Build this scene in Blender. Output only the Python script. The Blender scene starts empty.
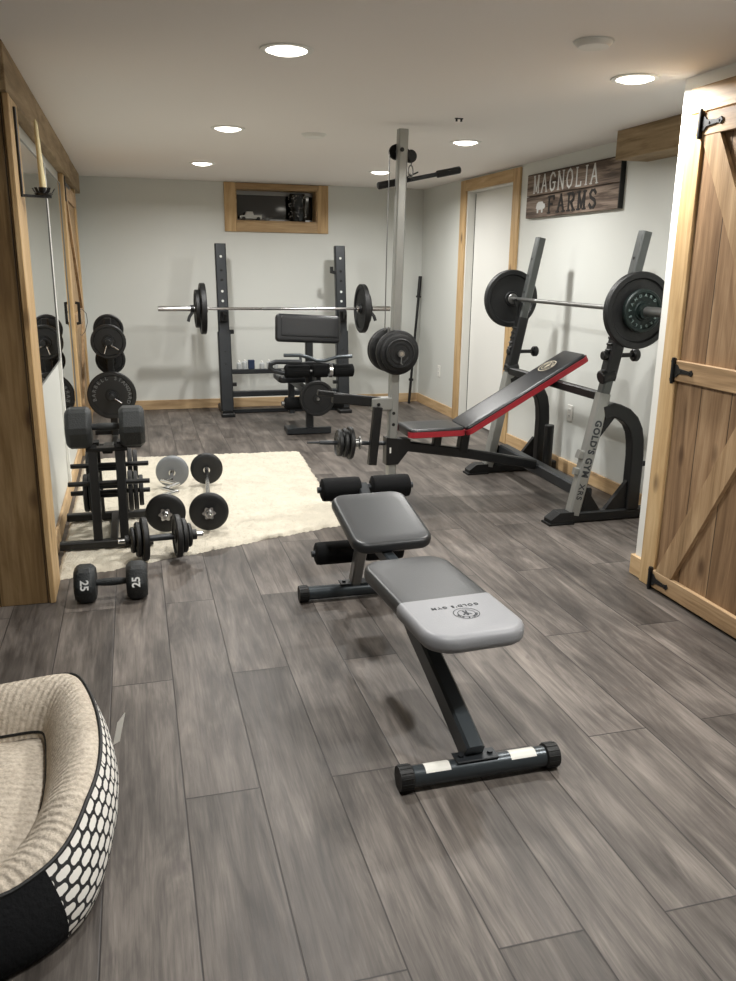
import bpy, bmesh, math, random
from mathutils import Vector, Matrix
random.seed(7)
PI = math.pi
SC = bpy.context.scene
COL = SC.collection
V = Vector

# ------------------------------------------------------------------ camera
YAW, PITCH, ROLL = math.radians(15.85334), math.radians(15.34584), math.radians(0.79507)
CAM_H = 1.42882
def cam_axes():
    f = V((math.sin(YAW)*math.cos(PITCH), math.cos(YAW)*math.cos(PITCH), -math.sin(PITCH)))
    r = V((math.cos(YAW), -math.sin(YAW), 0)); u = r.cross(f)
    c, s = math.cos(ROLL), math.sin(ROLL)
    return r*c+u*s, u*c-r*s, f
cr, cu, cf = cam_axes()
cam = bpy.data.cameras.new('camera'); camo = bpy.data.objects.new('camera', cam); COL.objects.link(camo)
camo.matrix_world = Matrix(((cr.x, cu.x, -cf.x, 0), (cr.y, cu.y, -cf.y, 0), (cr.z, cu.z, -cf.z, CAM_H), (0, 0, 0, 1)))
cam.sensor_fit = 'HORIZONTAL'; cam.sensor_width = 36; cam.lens = 817.26*36/736
cam.clip_start = 0.02; cam.clip_end = 60
SC.camera = camo

# ------------------------------------------------------------------ world and exposure
W = bpy.data.worlds.new('world'); SC.world = W; W.use_nodes = True
W.node_tree.nodes['Background'].inputs[0].default_value = (0.02, 0.022, 0.026, 1)
W.node_tree.nodes['Background'].inputs[1].default_value = 0.3
SC.view_settings.view_transform = 'Standard'; SC.view_settings.look = 'None'
SC.view_settings.gamma = 1; SC.view_settings.use_curve_mapping = False
SC.view_settings.exposure = 0.0
LAMP_POWER = 24.0
LAMP_COLOUR = (1.0, 0.985, 0.955)
LAMPS = [(0.604, 3.315), (2.072, 3.305), (0.598, 5.225), (2.10, 5.234), (0.593, 7.04), (2.082, 7.09), (0.604, 1.4), (2.08, 1.4)]

# room numbers
D, XL, XR, H = 8.477, -0.455, 2.963, 2.2
XN, YN = 2.278, 3.25      # near block on the right
YP = 3.65                 # wooden partition on the left
YB = -3.6                 # wall behind the camera
XF = -3.2

# ------------------------------------------------------------------ materials
def lin(c):
    if isinstance(c, str):
        c = c.lstrip('#'); c = [int(c[i:i+2], 16)/255 for i in (0, 2, 4)]
    return tuple((x/12.92 if x <= 0.04045 else ((x+0.055)/1.055)**2.4) for x in c)+(1.0,)
MATS = {}
def mat(name, col, rough=0.5, metal=0.0, bump=0.0, bscale=60, var=0.0, vscale=6, coat=0.0, spec=0.5, emit=None, estr=0, stretch=None):
    if name in MATS: return MATS[name]
    m = bpy.data.materials.new(name); m.use_nodes = True
    nt = m.node_tree; b = nt.nodes['Principled BSDF']
    c = lin(col); b.inputs['Base Color'].default_value = c
    b.inputs['Roughness'].default_value = rough; b.inputs['Metallic'].default_value = metal
    b.inputs['Specular IOR Level'].default_value = spec
    if coat: b.inputs['Coat Weight'].default_value = coat; b.inputs['Coat Roughness'].default_value = 0.2
    if emit: b.inputs['Emission Color'].default_value = lin(emit); b.inputs['Emission Strength'].default_value = estr
    tc = nt.nodes.new('ShaderNodeTexCoord'); src = tc.outputs['Object']
    if stretch:
        mp = nt.nodes.new('ShaderNodeMapping'); mp.inputs['Scale'].default_value = stretch
        nt.links.new(src, mp.inputs[0]); src = mp.outputs[0]
    if var or bump == 0:
        n = nt.nodes.new('ShaderNodeTexNoise'); n.inputs['Scale'].default_value = vscale; n.inputs['Detail'].default_value = 5
        nt.links.new(src, n.inputs['Vector'])
        v = var or 0.06
        r = nt.nodes.new('ShaderNodeMapRange'); r.inputs[1].default_value = 0.3; r.inputs[2].default_value = 0.7
        r.inputs[3].default_value = 1-v; r.inputs[4].default_value = 1+v
        nt.links.new(n.outputs[0], r.inputs[0])
        mx = nt.nodes.new('ShaderNodeVectorMath'); mx.operation = 'SCALE'; mx.inputs[0].default_value = c[:3]
        nt.links.new(r.outputs[0], mx.inputs['Scale']); nt.links.new(mx.outputs[0], b.inputs['Base Color'])
    if bump:
        n2 = nt.nodes.new('ShaderNodeTexNoise'); n2.inputs['Scale'].default_value = bscale; n2.inputs['Detail'].default_value = 4
        nt.links.new(src, n2.inputs['Vector'])
        bp = nt.nodes.new('ShaderNodeBump'); bp.inputs['Strength'].default_value = bump; bp.inputs['Distance'].default_value = 0.01
        nt.links.new(n2.outputs[0], bp.inputs['Height']); nt.links.new(bp.outputs[0], b.inputs['Normal'])
    MATS[name] = m; return m

class NT:
    """tiny helper to write node maths"""
    def __init__(s, name, rough=0.5):
        s.m = bpy.data.materials.new(name); s.m.use_nodes = True; s.t = s.m.node_tree
        s.b = s.t.nodes['Principled BSDF']; s.b.inputs['Roughness'].default_value = rough; MATS[name] = s.m
    def set(s, sock, v):
        if hasattr(v, 'links') or isinstance(v, bpy.types.NodeSocket): s.t.links.new(v, sock)
        else: sock.default_value = v
    def math(s, op, a, b=0.0, c=0.0):
        n = s.t.nodes.new('ShaderNodeMath'); n.operation = op
        s.set(n.inputs[0], a); s.set(n.inputs[1], b); s.set(n.inputs[2], c); return n.outputs[0]
    def coord(s, kind='Object'):
        return s.t.nodes.new('ShaderNodeTexCoord').outputs[kind]
    def sep(s, v):
        n = s.t.nodes.new('ShaderNodeSeparateXYZ'); s.set(n.inputs[0], v); return n.outputs
    def comb(s, x, y, z):
        n = s.t.nodes.new('ShaderNodeCombineXYZ')
        for i, q in enumerate((x, y, z)): s.set(n.inputs[i], q)
        return n.outputs[0]
    def noise(s, v, scale=5, detail=4, rough=0.5, dist=0):
        n = s.t.nodes.new('ShaderNodeTexNoise'); s.set(n.inputs['Vector'], v); n.inputs['Scale'].default_value = scale
        n.inputs['Detail'].default_value = detail; n.inputs['Roughness'].default_value = rough; n.inputs['Distortion'].default_value = dist
        return n.outputs[0]
    def rng(s, v, a, b, c=0.0, d=1.0):
        n = s.t.nodes.new('ShaderNodeMapRange'); s.set(n.inputs[0], v)
        for i, q in enumerate((a, b, c, d)): n.inputs[i+1].default_value = q
        return n.outputs[0]
    def ramp(s, v, stops):
        n = s.t.nodes.new('ShaderNodeValToRGB'); s.set(n.inputs[0], v)
        e = n.color_ramp.elements
        while len(e) < len(stops): e.new(0.5)
        for el, (p, c) in zip(e, stops): el.position = p; el.color = lin(c) if not isinstance(c, tuple) else c
        return n.outputs[0]
    def mix(s, f, a, b, mode='MIX'):
        n = s.t.nodes.new('ShaderNodeMix'); n.data_type = 'RGBA'; n.blend_type = mode
        s.set(n.inputs[0], f); s.set(n.inputs[6], a); s.set(n.inputs[7], b); return n.outputs[2]
    def bump(s, h, strength=0.3, dist=0.01):
        n = s.t.nodes.new('ShaderNodeBump'); n.inputs['Strength'].default_value = strength; n.inputs['Distance'].default_value = dist
        s.set(n.inputs['Height'], h); s.t.links.new(n.outputs[0], s.b.inputs['Normal'])
    def colour(s, c): s.t.links.new(c, s.b.inputs['Base Color'])

def floor_material():
    n = NT('grey_laminate_planks', 0.34)
    x, y, z = n.sep(n.coord('Object'))
    u = n.math('DIVIDE', n.math('SUBTRACT', x, 0.058), 0.2085)
    row = n.math('FLOOR', u); odd = n.math('FLOORED_MODULO', row, 2.0)
    v = n.math('ADD', n.math('DIVIDE', n.math('SUBTRACT', y, 2.013), 1.396), n.math('MULTIPLY', odd, 0.5))
    pid = n.math('FLOOR', v)
    wn = n.t.nodes.new('ShaderNodeTexWhiteNoise'); wn.noise_dimensions = '2D'
    n.set(wn.inputs['Vector'], n.comb(n.math('ADD', row, 40.5), n.math('ADD', pid, 9.5), 0.0))
    rnd = wn.outputs['Value']
    ofs = n.math('MULTIPLY', rnd, 37.0)
    g1 = n.noise(n.comb(n.math('MULTIPLY', x, 9.0), n.math('ADD', n.math('MULTIPLY', y, 1.0), ofs), ofs), 1.5, 5, 0.60, 1.6)
    g2 = n.noise(n.comb(n.math('MULTIPLY', x, 60.0), n.math('ADD', n.math('MULTIPLY', y, 3.0), ofs), ofs), 2.2, 4, 0.6, 0.4)
    g3 = n.noise(n.comb(n.math('MULTIPLY', x, 3.0), n.math('ADD', n.math('MULTIPLY', y, 1.3), ofs), ofs), 1.5, 3, 0.5, 0.6)
    kn = n.noise(n.comb(n.math('MULTIPLY', x, 11.0), n.math('ADD', n.math('MULTIPLY', y, 4.5), ofs), ofs), 1.0, 2, 0.5, 1.0)
    k = n.math('ADD', n.math('MULTIPLY', g1, 0.40), n.math('ADD', n.math('MULTIPLY', g2, 0.24), n.math('MULTIPLY', g3, 0.36)))
    k = n.math('ADD', k, n.math('MULTIPLY', n.math('SUBTRACT', rnd, 0.5), 0.08))
    c = n.ramp(k, [(0.30, '#272321'), (0.41, '#423d39'), (0.50, '#59534e'), (0.58, '#6f6862'), (0.70, '#8d857d')])
    knot = n.rng(kn, 0.66, 0.76, 0.0, 0.6)
    c = n.mix(knot, c, lin('#4a4341'))
    du = n.math('ABSOLUTE', n.math('SUBTRACT', n.math('FRACT', u), 0.5))
    dv = n.math('ABSOLUTE', n.math('SUBTRACT', n.math('FRACT', v), 0.5))
    su = n.rng(du, 0.5-0.0028/0.2085, 0.5-0.0010/0.2085, 0, 1)
    sv = n.rng(dv, 0.5-0.0030/1.396, 0.5-0.0012/1.396, 0, 1)
    seam = n.math('MAXIMUM', su, sv)
    c = n.mix(n.math('MULTIPLY', seam, 0.92), c, lin('#2a2625'))
    n.colour(c)
    n.t.links.new(n.rng(g2, 0.3, 0.7, 0.40, 0.52), n.b.inputs['Roughness'])
    n.b.inputs['Specular IOR Level'].default_value = 0.35
    n.bump(n.math('SUBTRACT', n.math('MULTIPLY', g2, 0.25), seam), 0.25, 0.004)
    return n.m

def wood(name, axis=2, dark='#8f7455', mid='#b39a78', light='#cbb592', rough=0.55, knots=1.0, board=0.0, baxis=1, contrast=1.0, boff=0.0, spec=0.35):
    """knotty timber with its grain along an axis; board > 0 cuts it into boards across baxis"""
    if name in MATS: return MATS[name]
    n = NT(name, rough); co = list(n.sep(n.coord('Object')))
    n.b.inputs['Specular IOR Level'].default_value = spec
    ofs = 0.0
    if board:
        u = n.math('DIVIDE', n.math('ADD', co[baxis], boff), board); row = n.math('FLOOR', u)
        wn = n.t.nodes.new('ShaderNodeTexWhiteNoise'); wn.noise_dimensions = '1D'; n.set(wn.inputs['W'], n.math('ADD', row, 3.3))
        rnd = wn.outputs['Value']; ofs = n.math('MULTIPLY', rnd, 23.0)
    def st(a, b, extra=True):
        q = [n.math('MULTIPLY', co[i], b if i == axis else a) for i in range(3)]
        if board: q[axis] = n.math('ADD', q[axis], ofs)
        return n.comb(*q)
    g1 = n.noise(st(7, 0.8), 1.7, 4, 0.55, 1.6)
    g2 = n.noise(st(60, 2.2), 1.5, 4, 0.6, 0.5)
    k = n.math('ADD', n.math('MULTIPLY', g1, 0.68), n.math('MULTIPLY', g2, 0.32))
    if board: k = n.math('ADD', k, n.math('MULTIPLY', n.math('SUBTRACT', rnd, 0.5), 0.10))
    h = 0.17/contrast
    c = n.ramp(k, [(0.5-h, dark), (0.5, mid), (0.5+h, light)])
    vo = n.t.nodes.new('ShaderNodeTexVoronoi'); vo.inputs['Scale'].default_value = 1.0
    n.set(vo.inputs['Vector'], st(5.5, 2.6))
    kn = n.math('MULTIPLY', n.rng(vo.outputs['Distance'], 0.05, 0.16, 0.85, 0.0), knots)
    c = n.mix(kn, c, lin('#3f2817'))
    hgt = g2
    if board:
        d = n.math('ABSOLUTE', n.math('SUBTRACT', n.math('FRACT', u), 0.5))
        seam = n.rng(d, 0.5-0.004/board, 0.5-0.001/board, 0, 1)
        c = n.mix(n.math('MULTIPLY', seam, 0.85), c, lin('#1f140b'))
        hgt = n.math('SUBTRACT', n.math('MULTIPLY', g2, 0.4), seam)
    n.colour(c); n.bump(hgt, 0.3, 0.004)
    return n.m

M_FLOOR = floor_material()
M_WALL = mat('pale_grey_green_paint', '#d2d4cf', 0.42, bump=0.06, bscale=140, spec=0.35)
M_WHITE = mat('white_paint', '#e2e2dd', 0.5, bump=0.04, bscale=120)
M_CEIL = mat('matt_ceiling_paint', '#efebe7', 0.9, bump=0.05, bscale=200, spec=0.2)
M_DARKGLASS = mat('night_glass', '#0a0b0d', 0.06, spec=0.7)
M_BASE_Y = wood('pine_baseboard_along_y', 1, '#a98a64', '#c2a47c', '#d2b78f', 0.5, 0.6)
M_BASE_X = wood('pine_baseboard_along_x', 0, '#9a8060', '#b59a76', '#c8ae8a', 0.5, 0.6)
M_PINE = wood('pine_casing_upright', 2, '#a08158', '#bb9c70', '#ceb288', 0.5, 0.9)
M_PINE_Y = wood('pine_board_along_y', 1, '#a08158', '#bb9c70', '#ceb288', 0.5, 0.9)
M_PINE_X = wood('pine_board_along_x', 0, '#8f7350', '#aa8e68', '#bfa57e', 0.5, 0.9)
M_DOORW = wood('brown_barn_door_boards', 2, '#6a5139', '#8c7053', '#a78b6b', 0.55, 0.8, board=0.185, baxis=1, boff=0.07)
M_RAIL_Y = wood('brown_rail_along_y', 1, '#836a4c', '#a48765', '#bda27e', 0.55, 0.9)
M_BRACE = wood('brown_brace_timber', 2, '#836a4c', '#a48765', '#bda27e', 0.55, 0.7)
M_PARTW = wood('dark_knotty_panel', 2, '#57422b', '#78603f', '#927a58', 0.45, 0.9, board=0.19, baxis=0, boff=0.05)
M_BEAM_Y = wood('beam_timber_along_y', 1, '#7c684a', '#988262', '#ae9878', 0.6, 0.5)
M_BEAM_X = wood('beam_timber_along_x', 0, '#7c684a', '#988262', '#ae9878', 0.6, 0.5)
M_SIGNW = wood('weathered_dark_sign_wood', 1, '#2f2620', '#5a4c42', '#8d7d70', 0.7, 0.5, board=0.155, baxis=2, boff=0.0, contrast=1.3)
M_BLACK = mat('black_powder_coat', '#0b0c0d', 0.42, var=0.1, spec=0.5)
M_CHAR = mat('charcoal_powder_coat', '#2c2f32', 0.38, metal=0.3, var=0.05)
M_RUBBER = mat('black_rubber', '#090a0a', 0.55, bump=0.15, bscale=200)
M_IRON = mat('black_cast_iron', '#0e0f10', 0.48, metal=0.0, bump=0.25, bscale=180)
M_IRON2 = mat('worn_green_black_iron', '#16211f', 0.45, metal=0.3, bump=0.25, bscale=120, var=0.3, vscale=30)
M_GREYIRON = mat('grey_hammered_iron', '#7d8083', 0.5, metal=0.4, bump=0.3, bscale=160)
M_HEX = mat('dark_grey_hex_iron', '#26292a', 0.55, metal=0.2, bump=0.35, bscale=150, var=0.15, vscale=20)
M_CHROME = mat('polished_chrome', '#d6d6d6', 0.16, metal=1.0, var=0.03)
M_STEEL = mat('brushed_steel', '#8b8b89', 0.35, metal=0.85, var=0.08)
M_SILVER = mat('silver_grey_tube', '#9a9b97', 0.36, metal=0.55, var=0.05)
M_GUN = mat('gunmetal_tube', '#5d605f', 0.34, metal=0.6, var=0.06)
M_TUBE = mat('slate_grey_tube', '#3f4549', 0.3, metal=0.45, var=0.06)
M_VINYL = mat('charcoal_vinyl', '#232527', 0.36, bump=0.06, bscale=220, spec=0.5)
M_VINYL2 = mat('black_vinyl', '#15171a', 0.34, bump=0.06, bscale=220, spec=0.5)
M_VINYLG = mat('light_grey_vinyl', '#86878a', 0.42, bump=0.06, bscale=220)
M_RED = mat('red_vinyl_edge', '#94202a', 0.4, bump=0.05, bscale=200)
M_FOAM = mat('black_foam', '#0e0f10', 0.85, bump=0.3, bscale=400, spec=0.2)
M_INK = mat('dark_print_ink', '#33363a', 0.6)
M_LTTR = mat('white_number_paint', '#c9cac8', 0.6)
M_LTTRG = mat('grey_embossed_letters', '#6c6e6f', 0.5)
M_PAPER = mat('white_sticker_paper', '#dcdad2', 0.4)
M_PLASTW = mat('white_plastic', '#e4e3dd', 0.4)
M_CANDLE = mat('ivory_wax', '#e2d3a4', 0.5)
M_BLUE = mat('navy_plastic', '#1d2b45', 0.4)
M_LENS = mat('lit_lamp_lens', '#ffffff', 0.5, emit='#fff8ea', estr=9.0)

# ------------------------------------------------------------------ mesh builder
def frame_z(d, up=None):
    d = d.normalized(); up = up or (V((0, 0, 1)) if abs(d.z) < 0.95 else V((0, 1, 0)))
    x = up.cross(d)
    if x.length < 1e-6: x = V((1, 0, 0)).cross(d)
    x.normalize(); y = d.cross(x)
    return x, y, d
class MB:
    def __init__(s): s.bm = bmesh.new()
    def _add(s, bm2, M=None):
        if M is not None: bmesh.ops.transform(bm2, matrix=M, verts=bm2.verts)
        me = bpy.data.meshes.new('tmp'); bm2.to_mesh(me); bm2.free(); s.bm.from_mesh(me); bpy.data.meshes.remove(me); return s
    def box(s, c, size, bevel=0.0, M=None, seg=1):
        b = bmesh.new(); bmesh.ops.create_cube(b, size=1)
        bmesh.ops.scale(b, vec=V(size), verts=b.verts)
        if bevel: bmesh.ops.bevel(b, geom=b.edges[:], offset=min(bevel, min(size)*0.45), segments=seg, affect='EDGES', profile=0.5)
        T = Matrix.Translation(V(c)); return s._add(b, (M @ T) if M is not None else T)
    def b2(s, x0, x1, y0, y1, z0, z1, bevel=0.0):
        return s.box(((x0+x1)/2, (y0+y1)/2, (z0+z1)/2), (abs(x1-x0), abs(y1-y0), abs(z1-z0)), bevel)
    def sweep(s, pts, sec, up=None, closed=False, scales=None, cap=True):
        pts = [V(p) for p in pts]; n = len(pts); rings = []
        px = None
        for i, p in enumerate(pts):
            if closed: a = (p-pts[i-1]).normalized(); c = (pts[(i+1) % n]-p).normalized()
            else:
                a = (p-pts[i-1]).normalized() if i else (pts[1]-p).normalized()
                c = (pts[i+1]-p).normalized() if i < n-1 else a
            t = (a+c).normalized() if (a+c).length > 1e-6 else a
            if up is not None or px is None: x, y, _ = frame_z(t, V(up) if up is not None else None)
            else:
                x = px-t*px.dot(t); x.normalize(); y = t.cross(x)
            px = x
            # mitre: stretch in the bending plane
            cosb = max(0.35, t.dot(c)); bend = (c-a)
            bd = bend-t*bend.dot(t); k = 1/cosb-1
            sc = scales[i] if scales else 1.0
            ring = []
            for (u, v) in sec:
                q = x*u*sc+y*v*sc
                if bd.length > 1e-4:
                    bn = bd.normalized(); q = q+bn*(q.dot(bn))*k
                ring.append(s.bm.verts.new(p+q))
            rings.append(ring)
        m = len(sec)
        for i in range(n if closed else n-1):
            A, B = rings[i], rings[(i+1) % n]
            for j in range(m): s.bm.faces.new((A[j], A[(j+1) % m], B[(j+1) % m], B[j]))
        if not closed and cap:
            s.bm.faces.new(list(reversed(rings[0]))); s.bm.faces.new(rings[-1])
        return s
    def tube(s, pts, r, n=12, closed=False, scales=None):
        return s.sweep(pts, [(r*math.cos(2*PI*i/n), r*math.sin(2*PI*i/n)) for i in range(n)], None, closed, scales)
    def bar(s, pts, w, h, up=None, r=None):
        """square tube; w across (perpendicular to up), h along up"""
        r = min(w, h)*0.14 if r is None else r
        a, b = w/2, h/2
        sec = [(a, -b+r), (a, b-r), (a-r, b), (-a+r, b), (-a, b-r), (-a, -b+r), (-a+r, -b), (a-r, -b)]
        return s.sweep(pts, sec, up or (0, 0, 1))
    def lathe(s, prof, o=(0, 0, 0), axis=(0, 0, 1), n=32, closed=True):
        x, y, z = frame_z(V(axis)); o = V(o); rings = []
        for (r, h) in prof:
            rings.append([s.bm.verts.new(o+x*r*math.cos(2*PI*i/n)+y*r*math.sin(2*PI*i/n)+z*h) for i in range(n)] if r > 1e-6 else [s.bm.verts.new(o+z*h)])
        def join(A, B):
            if len(A) == 1 and len(B) == 1: return
            for i in range(n):
                j = (i+1) % n
                if len(A) == 1: s.bm.faces.new((A[0], B[j], B[i]))
                elif len(B) == 1: s.bm.faces.new((A[i], A[j], B[0]))
                else: s.bm.faces.new((A[i], A[j], B[j], B[i]))
        for a, b in zip(rings, rings[1:]): join(a, b)
        if closed: join(rings[-1], rings[0])
        return s
    def cyl(s, p, q, r, n=20, bev=0.0, r2=None):
        p, q = V(p), V(q); L = (q-p).length; r2 = r if r2 is None else r2; b = min(bev, r*0.5, L*0.3)
        prof = [(0, 0), (r-b, 0), (r, b), (r2, L-b), (r2-b, L), (0, L)] if b else [(0, 0), (r, 0), (r2, L), (0, L)]
        return s.lathe(prof, p, q-p, n, closed=False)
    def prism(s, outline, t, M):
        """2D outline in the local XY plane, thickness t along local Z (centred)"""
        a = [s.bm.verts.new(M @ V((x, y, -t/2))) for x, y in outline]; b = [s.bm.verts.new(M @ V((x, y, t/2))) for x, y in outline]
        s.bm.faces.new(list(reversed(a))); s.bm.faces.new(b); n = len(a)
        for i in range(n): s.bm.faces.new((a[i], a[(i+1) % n], b[(i+1) % n], b[i]))
        return s
    def pad(s, outline, t, M, r=None, crown=0.0):
        """upholstered slab: outline (list of 2D points) with rounded edges"""
        r = r or t*0.42; n = len(outline); cx = sum(p[0] for p in outline)/n; cy = sum(p[1] for p in outline)/n
        nrm = []
        for i in range(n):
            d = V((outline[(i+1) % n][0]-outline[i-1][0], outline[(i+1) % n][1]-outline[i-1][1])); d.normalize(); nrm.append((d.y, -d.x))
        area = sum(outline[i-1][0]*outline[i][1]-outline[i][0]*outline[i-1][1] for i in range(n))
        sg = 1 if area > 0 else -1
        lv = []
        K = 5
        for k in range(K+1): a = PI/2*k/K; lv.append((r*(1-math.sin(a)), -t/2+r*(1-math.cos(a))))
        for k in range(K+1): a = PI/2*k/K; lv.append((r*(1-math.cos(a)), t/2-r*(1-math.sin(a))))
        rings = [[s.bm.verts.new(M @ V((outline[i][0]-sg*nrm[i][0]*ins, outline[i][1]-sg*nrm[i][1]*ins, z))) for i in range(n)] for ins, z in lv]
        for q, ins in ((0.75, 0), (0.45, 0)):
            z = t/2+crown*(1-q)
            rings.append([s.bm.verts.new(M @ V((cx+(outline[i][0]-sg*nrm[i][0]*r-cx)*q, cy+(outline[i][1]-sg*nrm[i][1]*r-cy)*q, z))) for i in range(n)])
        for A, B in zip(rings, rings[1:]):
            for i in range(n): s.bm.faces.new((A[i], A[(i+1) % n], B[(i+1) % n], B[i]))
        s.bm.faces.new(list(reversed(rings[0]))); s.bm.faces.new(rings[-1])
        return s
    def mesh(s, name, origin=(0, 0, 0), smooth=35):
        o = V(origin)
        bmesh.ops.recalc_face_normals(s.bm, faces=s.bm.faces)
        bmesh.ops.translate(s.bm, vec=-o, verts=s.bm.verts)
        me = bpy.data.meshes.new(name); s.bm.to_mesh(me); s.bm.free()
        if smooth:
            me.polygons.foreach_set('use_smooth', [True]*len(me.polygons)); me.set_sharp_from_angle(angle=math.radians(smooth))
        me.update(); return me

def rrect(w, l, r, n=6, taper=0.0):
    """rounded rectangle outline; taper narrows the +y end"""
    pts = []
    for cx, cy, a0 in ((w/2-r, l/2-r, 0), (-w/2+r, l/2-r, PI/2), (-w/2+r, -l/2+r, PI), (w/2-r, -l/2+r, 1.5*PI)):
        for k in range(n+1):
            a = a0+PI/2*k/n; x, y = cx+r*math.cos(a), cy+r*math.sin(a)
            pts.append((x*(1-taper*(y/l+0.5)), y))
    return pts

WL = {}
def tagd(o, label=None, cat=None, group=None, kind=None):
    if label: o['label'] = label
    if cat: o['category'] = cat
    if group: o['group'] = group
    if kind: o['kind'] = kind
    return o
def thing(name, label, cat, loc, group=None):
    o = bpy.data.objects.new(name, None); COL.objects.link(o); o.location = loc; o.empty_display_size = 0.1
    WL[o.name] = V(loc); return tagd(o, label, cat, group)
def part(name, mb, m, parent, label=None, smooth=35):
    org = WL[parent.name]
    me = mb.mesh(name, org, smooth); me.materials.append(m)
    o = bpy.data.objects.new(name, me); COL.objects.link(o); o.parent = parent; WL[o.name] = org
    if label: o['label'] = label
    return o
def solo(name, mb, m, label, cat, loc, group=None, smooth=35, kind=None):
    me = mb.mesh(name, loc, smooth)
    if m: me.materials.append(m)
    o = bpy.data.objects.new(name, me); COL.objects.link(o); o.location = loc; WL[o.name] = V(loc)
    return tagd(o, label, cat, group, kind)
def struct(name, mb, m, parent=None, smooth=0):
    me = mb.mesh(name, (0, 0, 0), smooth); me.materials.append(m)
    o = bpy.data.objects.new(name, me); COL.objects.link(o); WL[o.name] = V((0, 0, 0))
    if parent: o.parent = parent
    else: o['kind'] = 'structure'
    return o
def copy_tree(o, parent=None):
    c = o.copy(); COL.objects.link(c)
    if parent: c.parent = parent
    for ch in list(o.children): copy_tree(ch, c)
    return c

def text_bm(txt, size, depth, M, sx=1.0, bold=0.0, align='CENTER', spacing=1.0):
    cu_ = bpy.data.curves.new('t', 'FONT'); cu_.body = txt; cu_.size = size; cu_.extrude = depth; cu_.offset = bold
    cu_.align_x = align; cu_.align_y = 'CENTER'; cu_.space_character = spacing; cu_.resolution_u = 3
    o = bpy.data.objects.new('t', cu_); COL.objects.link(o)
    dg = bpy.context.evaluated_depsgraph_get(); me = bpy.data.meshes.new_from_object(o.evaluated_get(dg))
    mb = MB(); mb.bm.from_mesh(me)
    bmesh.ops.transform(mb.bm, matrix=M @ Matrix.Diagonal((sx, 1, 1, 1)), verts=mb.bm.verts)
    bpy.data.objects.remove(o); bpy.data.curves.remove(cu_); bpy.data.meshes.remove(me)
    return mb
def basis(o, x, y):
    x = V(x).normalized(); y = V(y); y = (y-x*x.dot(y)).normalized(); z = x.cross(y)
    return Matrix(((x.x, y.x, z.x, o[0]), (x.y, y.y, z.y, o[1]), (x.z, y.z, z.z, o[2]), (0, 0, 0, 1)))
def merge(a, b):
    me = bpy.data.meshes.new('tmp'); b.bm.to_mesh(me); b.bm.free(); a.bm.from_mesh(me); bpy.data.meshes.remove(me); return a

# ------------------------------------------------------------------ room shell
def glow_lamps():
    for i, (x, y) in enumerate(LAMPS):
        inview = i < 6
        names = ['recessed ceiling lamp nearest the camera on the left, brightest in view', 'recessed ceiling lamp beside the white wall corner and barn door',
                 'middle recessed lamp of the left row of three', 'middle recessed lamp of the right row, beyond the post top',
                 'smallest left recessed lamp, nearest the back wall', 'recessed lamp behind the lat bar, nearest the back wall',
                 'recessed ceiling lamp behind the camera on the left', 'recessed ceiling lamp behind the camera on the right']
        t = thing('ceiling_lamp', names[i], 'ceiling lamp', (x, y, H), 'recessed ceiling lamps')
        part('trim_ring', MB().lathe([(0.078, -0.001), (0.078, -0.006), (0.098, -0.005), (0.101, -0.001)], (x, y, H), n=40), M_WHITE, t)
        part('lamp_lens', MB().lathe([(0, -0.020), (0.03, -0.0185), (0.055, -0.013), (0.070, -0.0065), (0.076, -0.001), (0, -0.001)], (x, y, H), n=40, closed=False), M_LENS, t)
        l = bpy.data.lights.new('lamp_light', 'AREA'); l.shape = 'DISK'; l.size = 0.11; l.energy = LAMP_POWER; l.color = LAMP_COLOUR; l.spread = math.radians(165)
        lo = bpy.data.objects.new('lamp_light', l); COL.objects.link(lo); lo.parent = t; lo.location = (0, 0, -0.021)
glow_lamps()

struct('floor', MB().b2(XF-0.1, 3.2, YB-0.1, D+0.2, -0.06, 0), M_FLOOR)
struct('ceiling', MB().b2(XF-0.1, 3.2, YB-0.1, D+0.2, H, H+0.1), M_CEIL)
# back wall with a window recess
wx0, wx1, wz0, wz1 = 1.022, 1.836, 1.838, 2.150
struct('wall_back', MB().b2(XL-0.1, wx0, D, D+0.3, 0, H).b2(wx1, XR+0.12, D, D+0.3, 0, H).b2(wx0, wx1, D, D+0.3, 0, wz0).b2(wx0, wx1, D, D+0.3, wz1, H), M_WALL)
# right wall with a closet door recess
dy0, dy1, dz = 6.30, 7.28, 2.09
struct('wall_right', MB().b2(XR, XR+0.12, dy1, D, 0, H).b2(XR, XR+0.12, YN-0.1, dy0, 0, H).b2(XR, XR+0.12, dy0, dy1, dz, H), M_WALL)
struct('wall_near_right', MB().b2(XN, XN+0.9, YB, YN, 0, H), M_WHITE)
struct('wall_left', MB().b2(XL-0.1, XL, YP+0.2, D, 0, H), M_WALL)
struct('wall_partition', MB().b2(XF-0.1, XL, 3.566, YP+0.2, 0, H), M_WALL)
struct('wall_front', MB().b2(XF-0.1, XN, YB-0.1, YB, 0, H), M_WALL)
struct('wall_far_left', MB().b2(XF-0.1, XF, YB, YP, 0, H), M_WALL)
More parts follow.
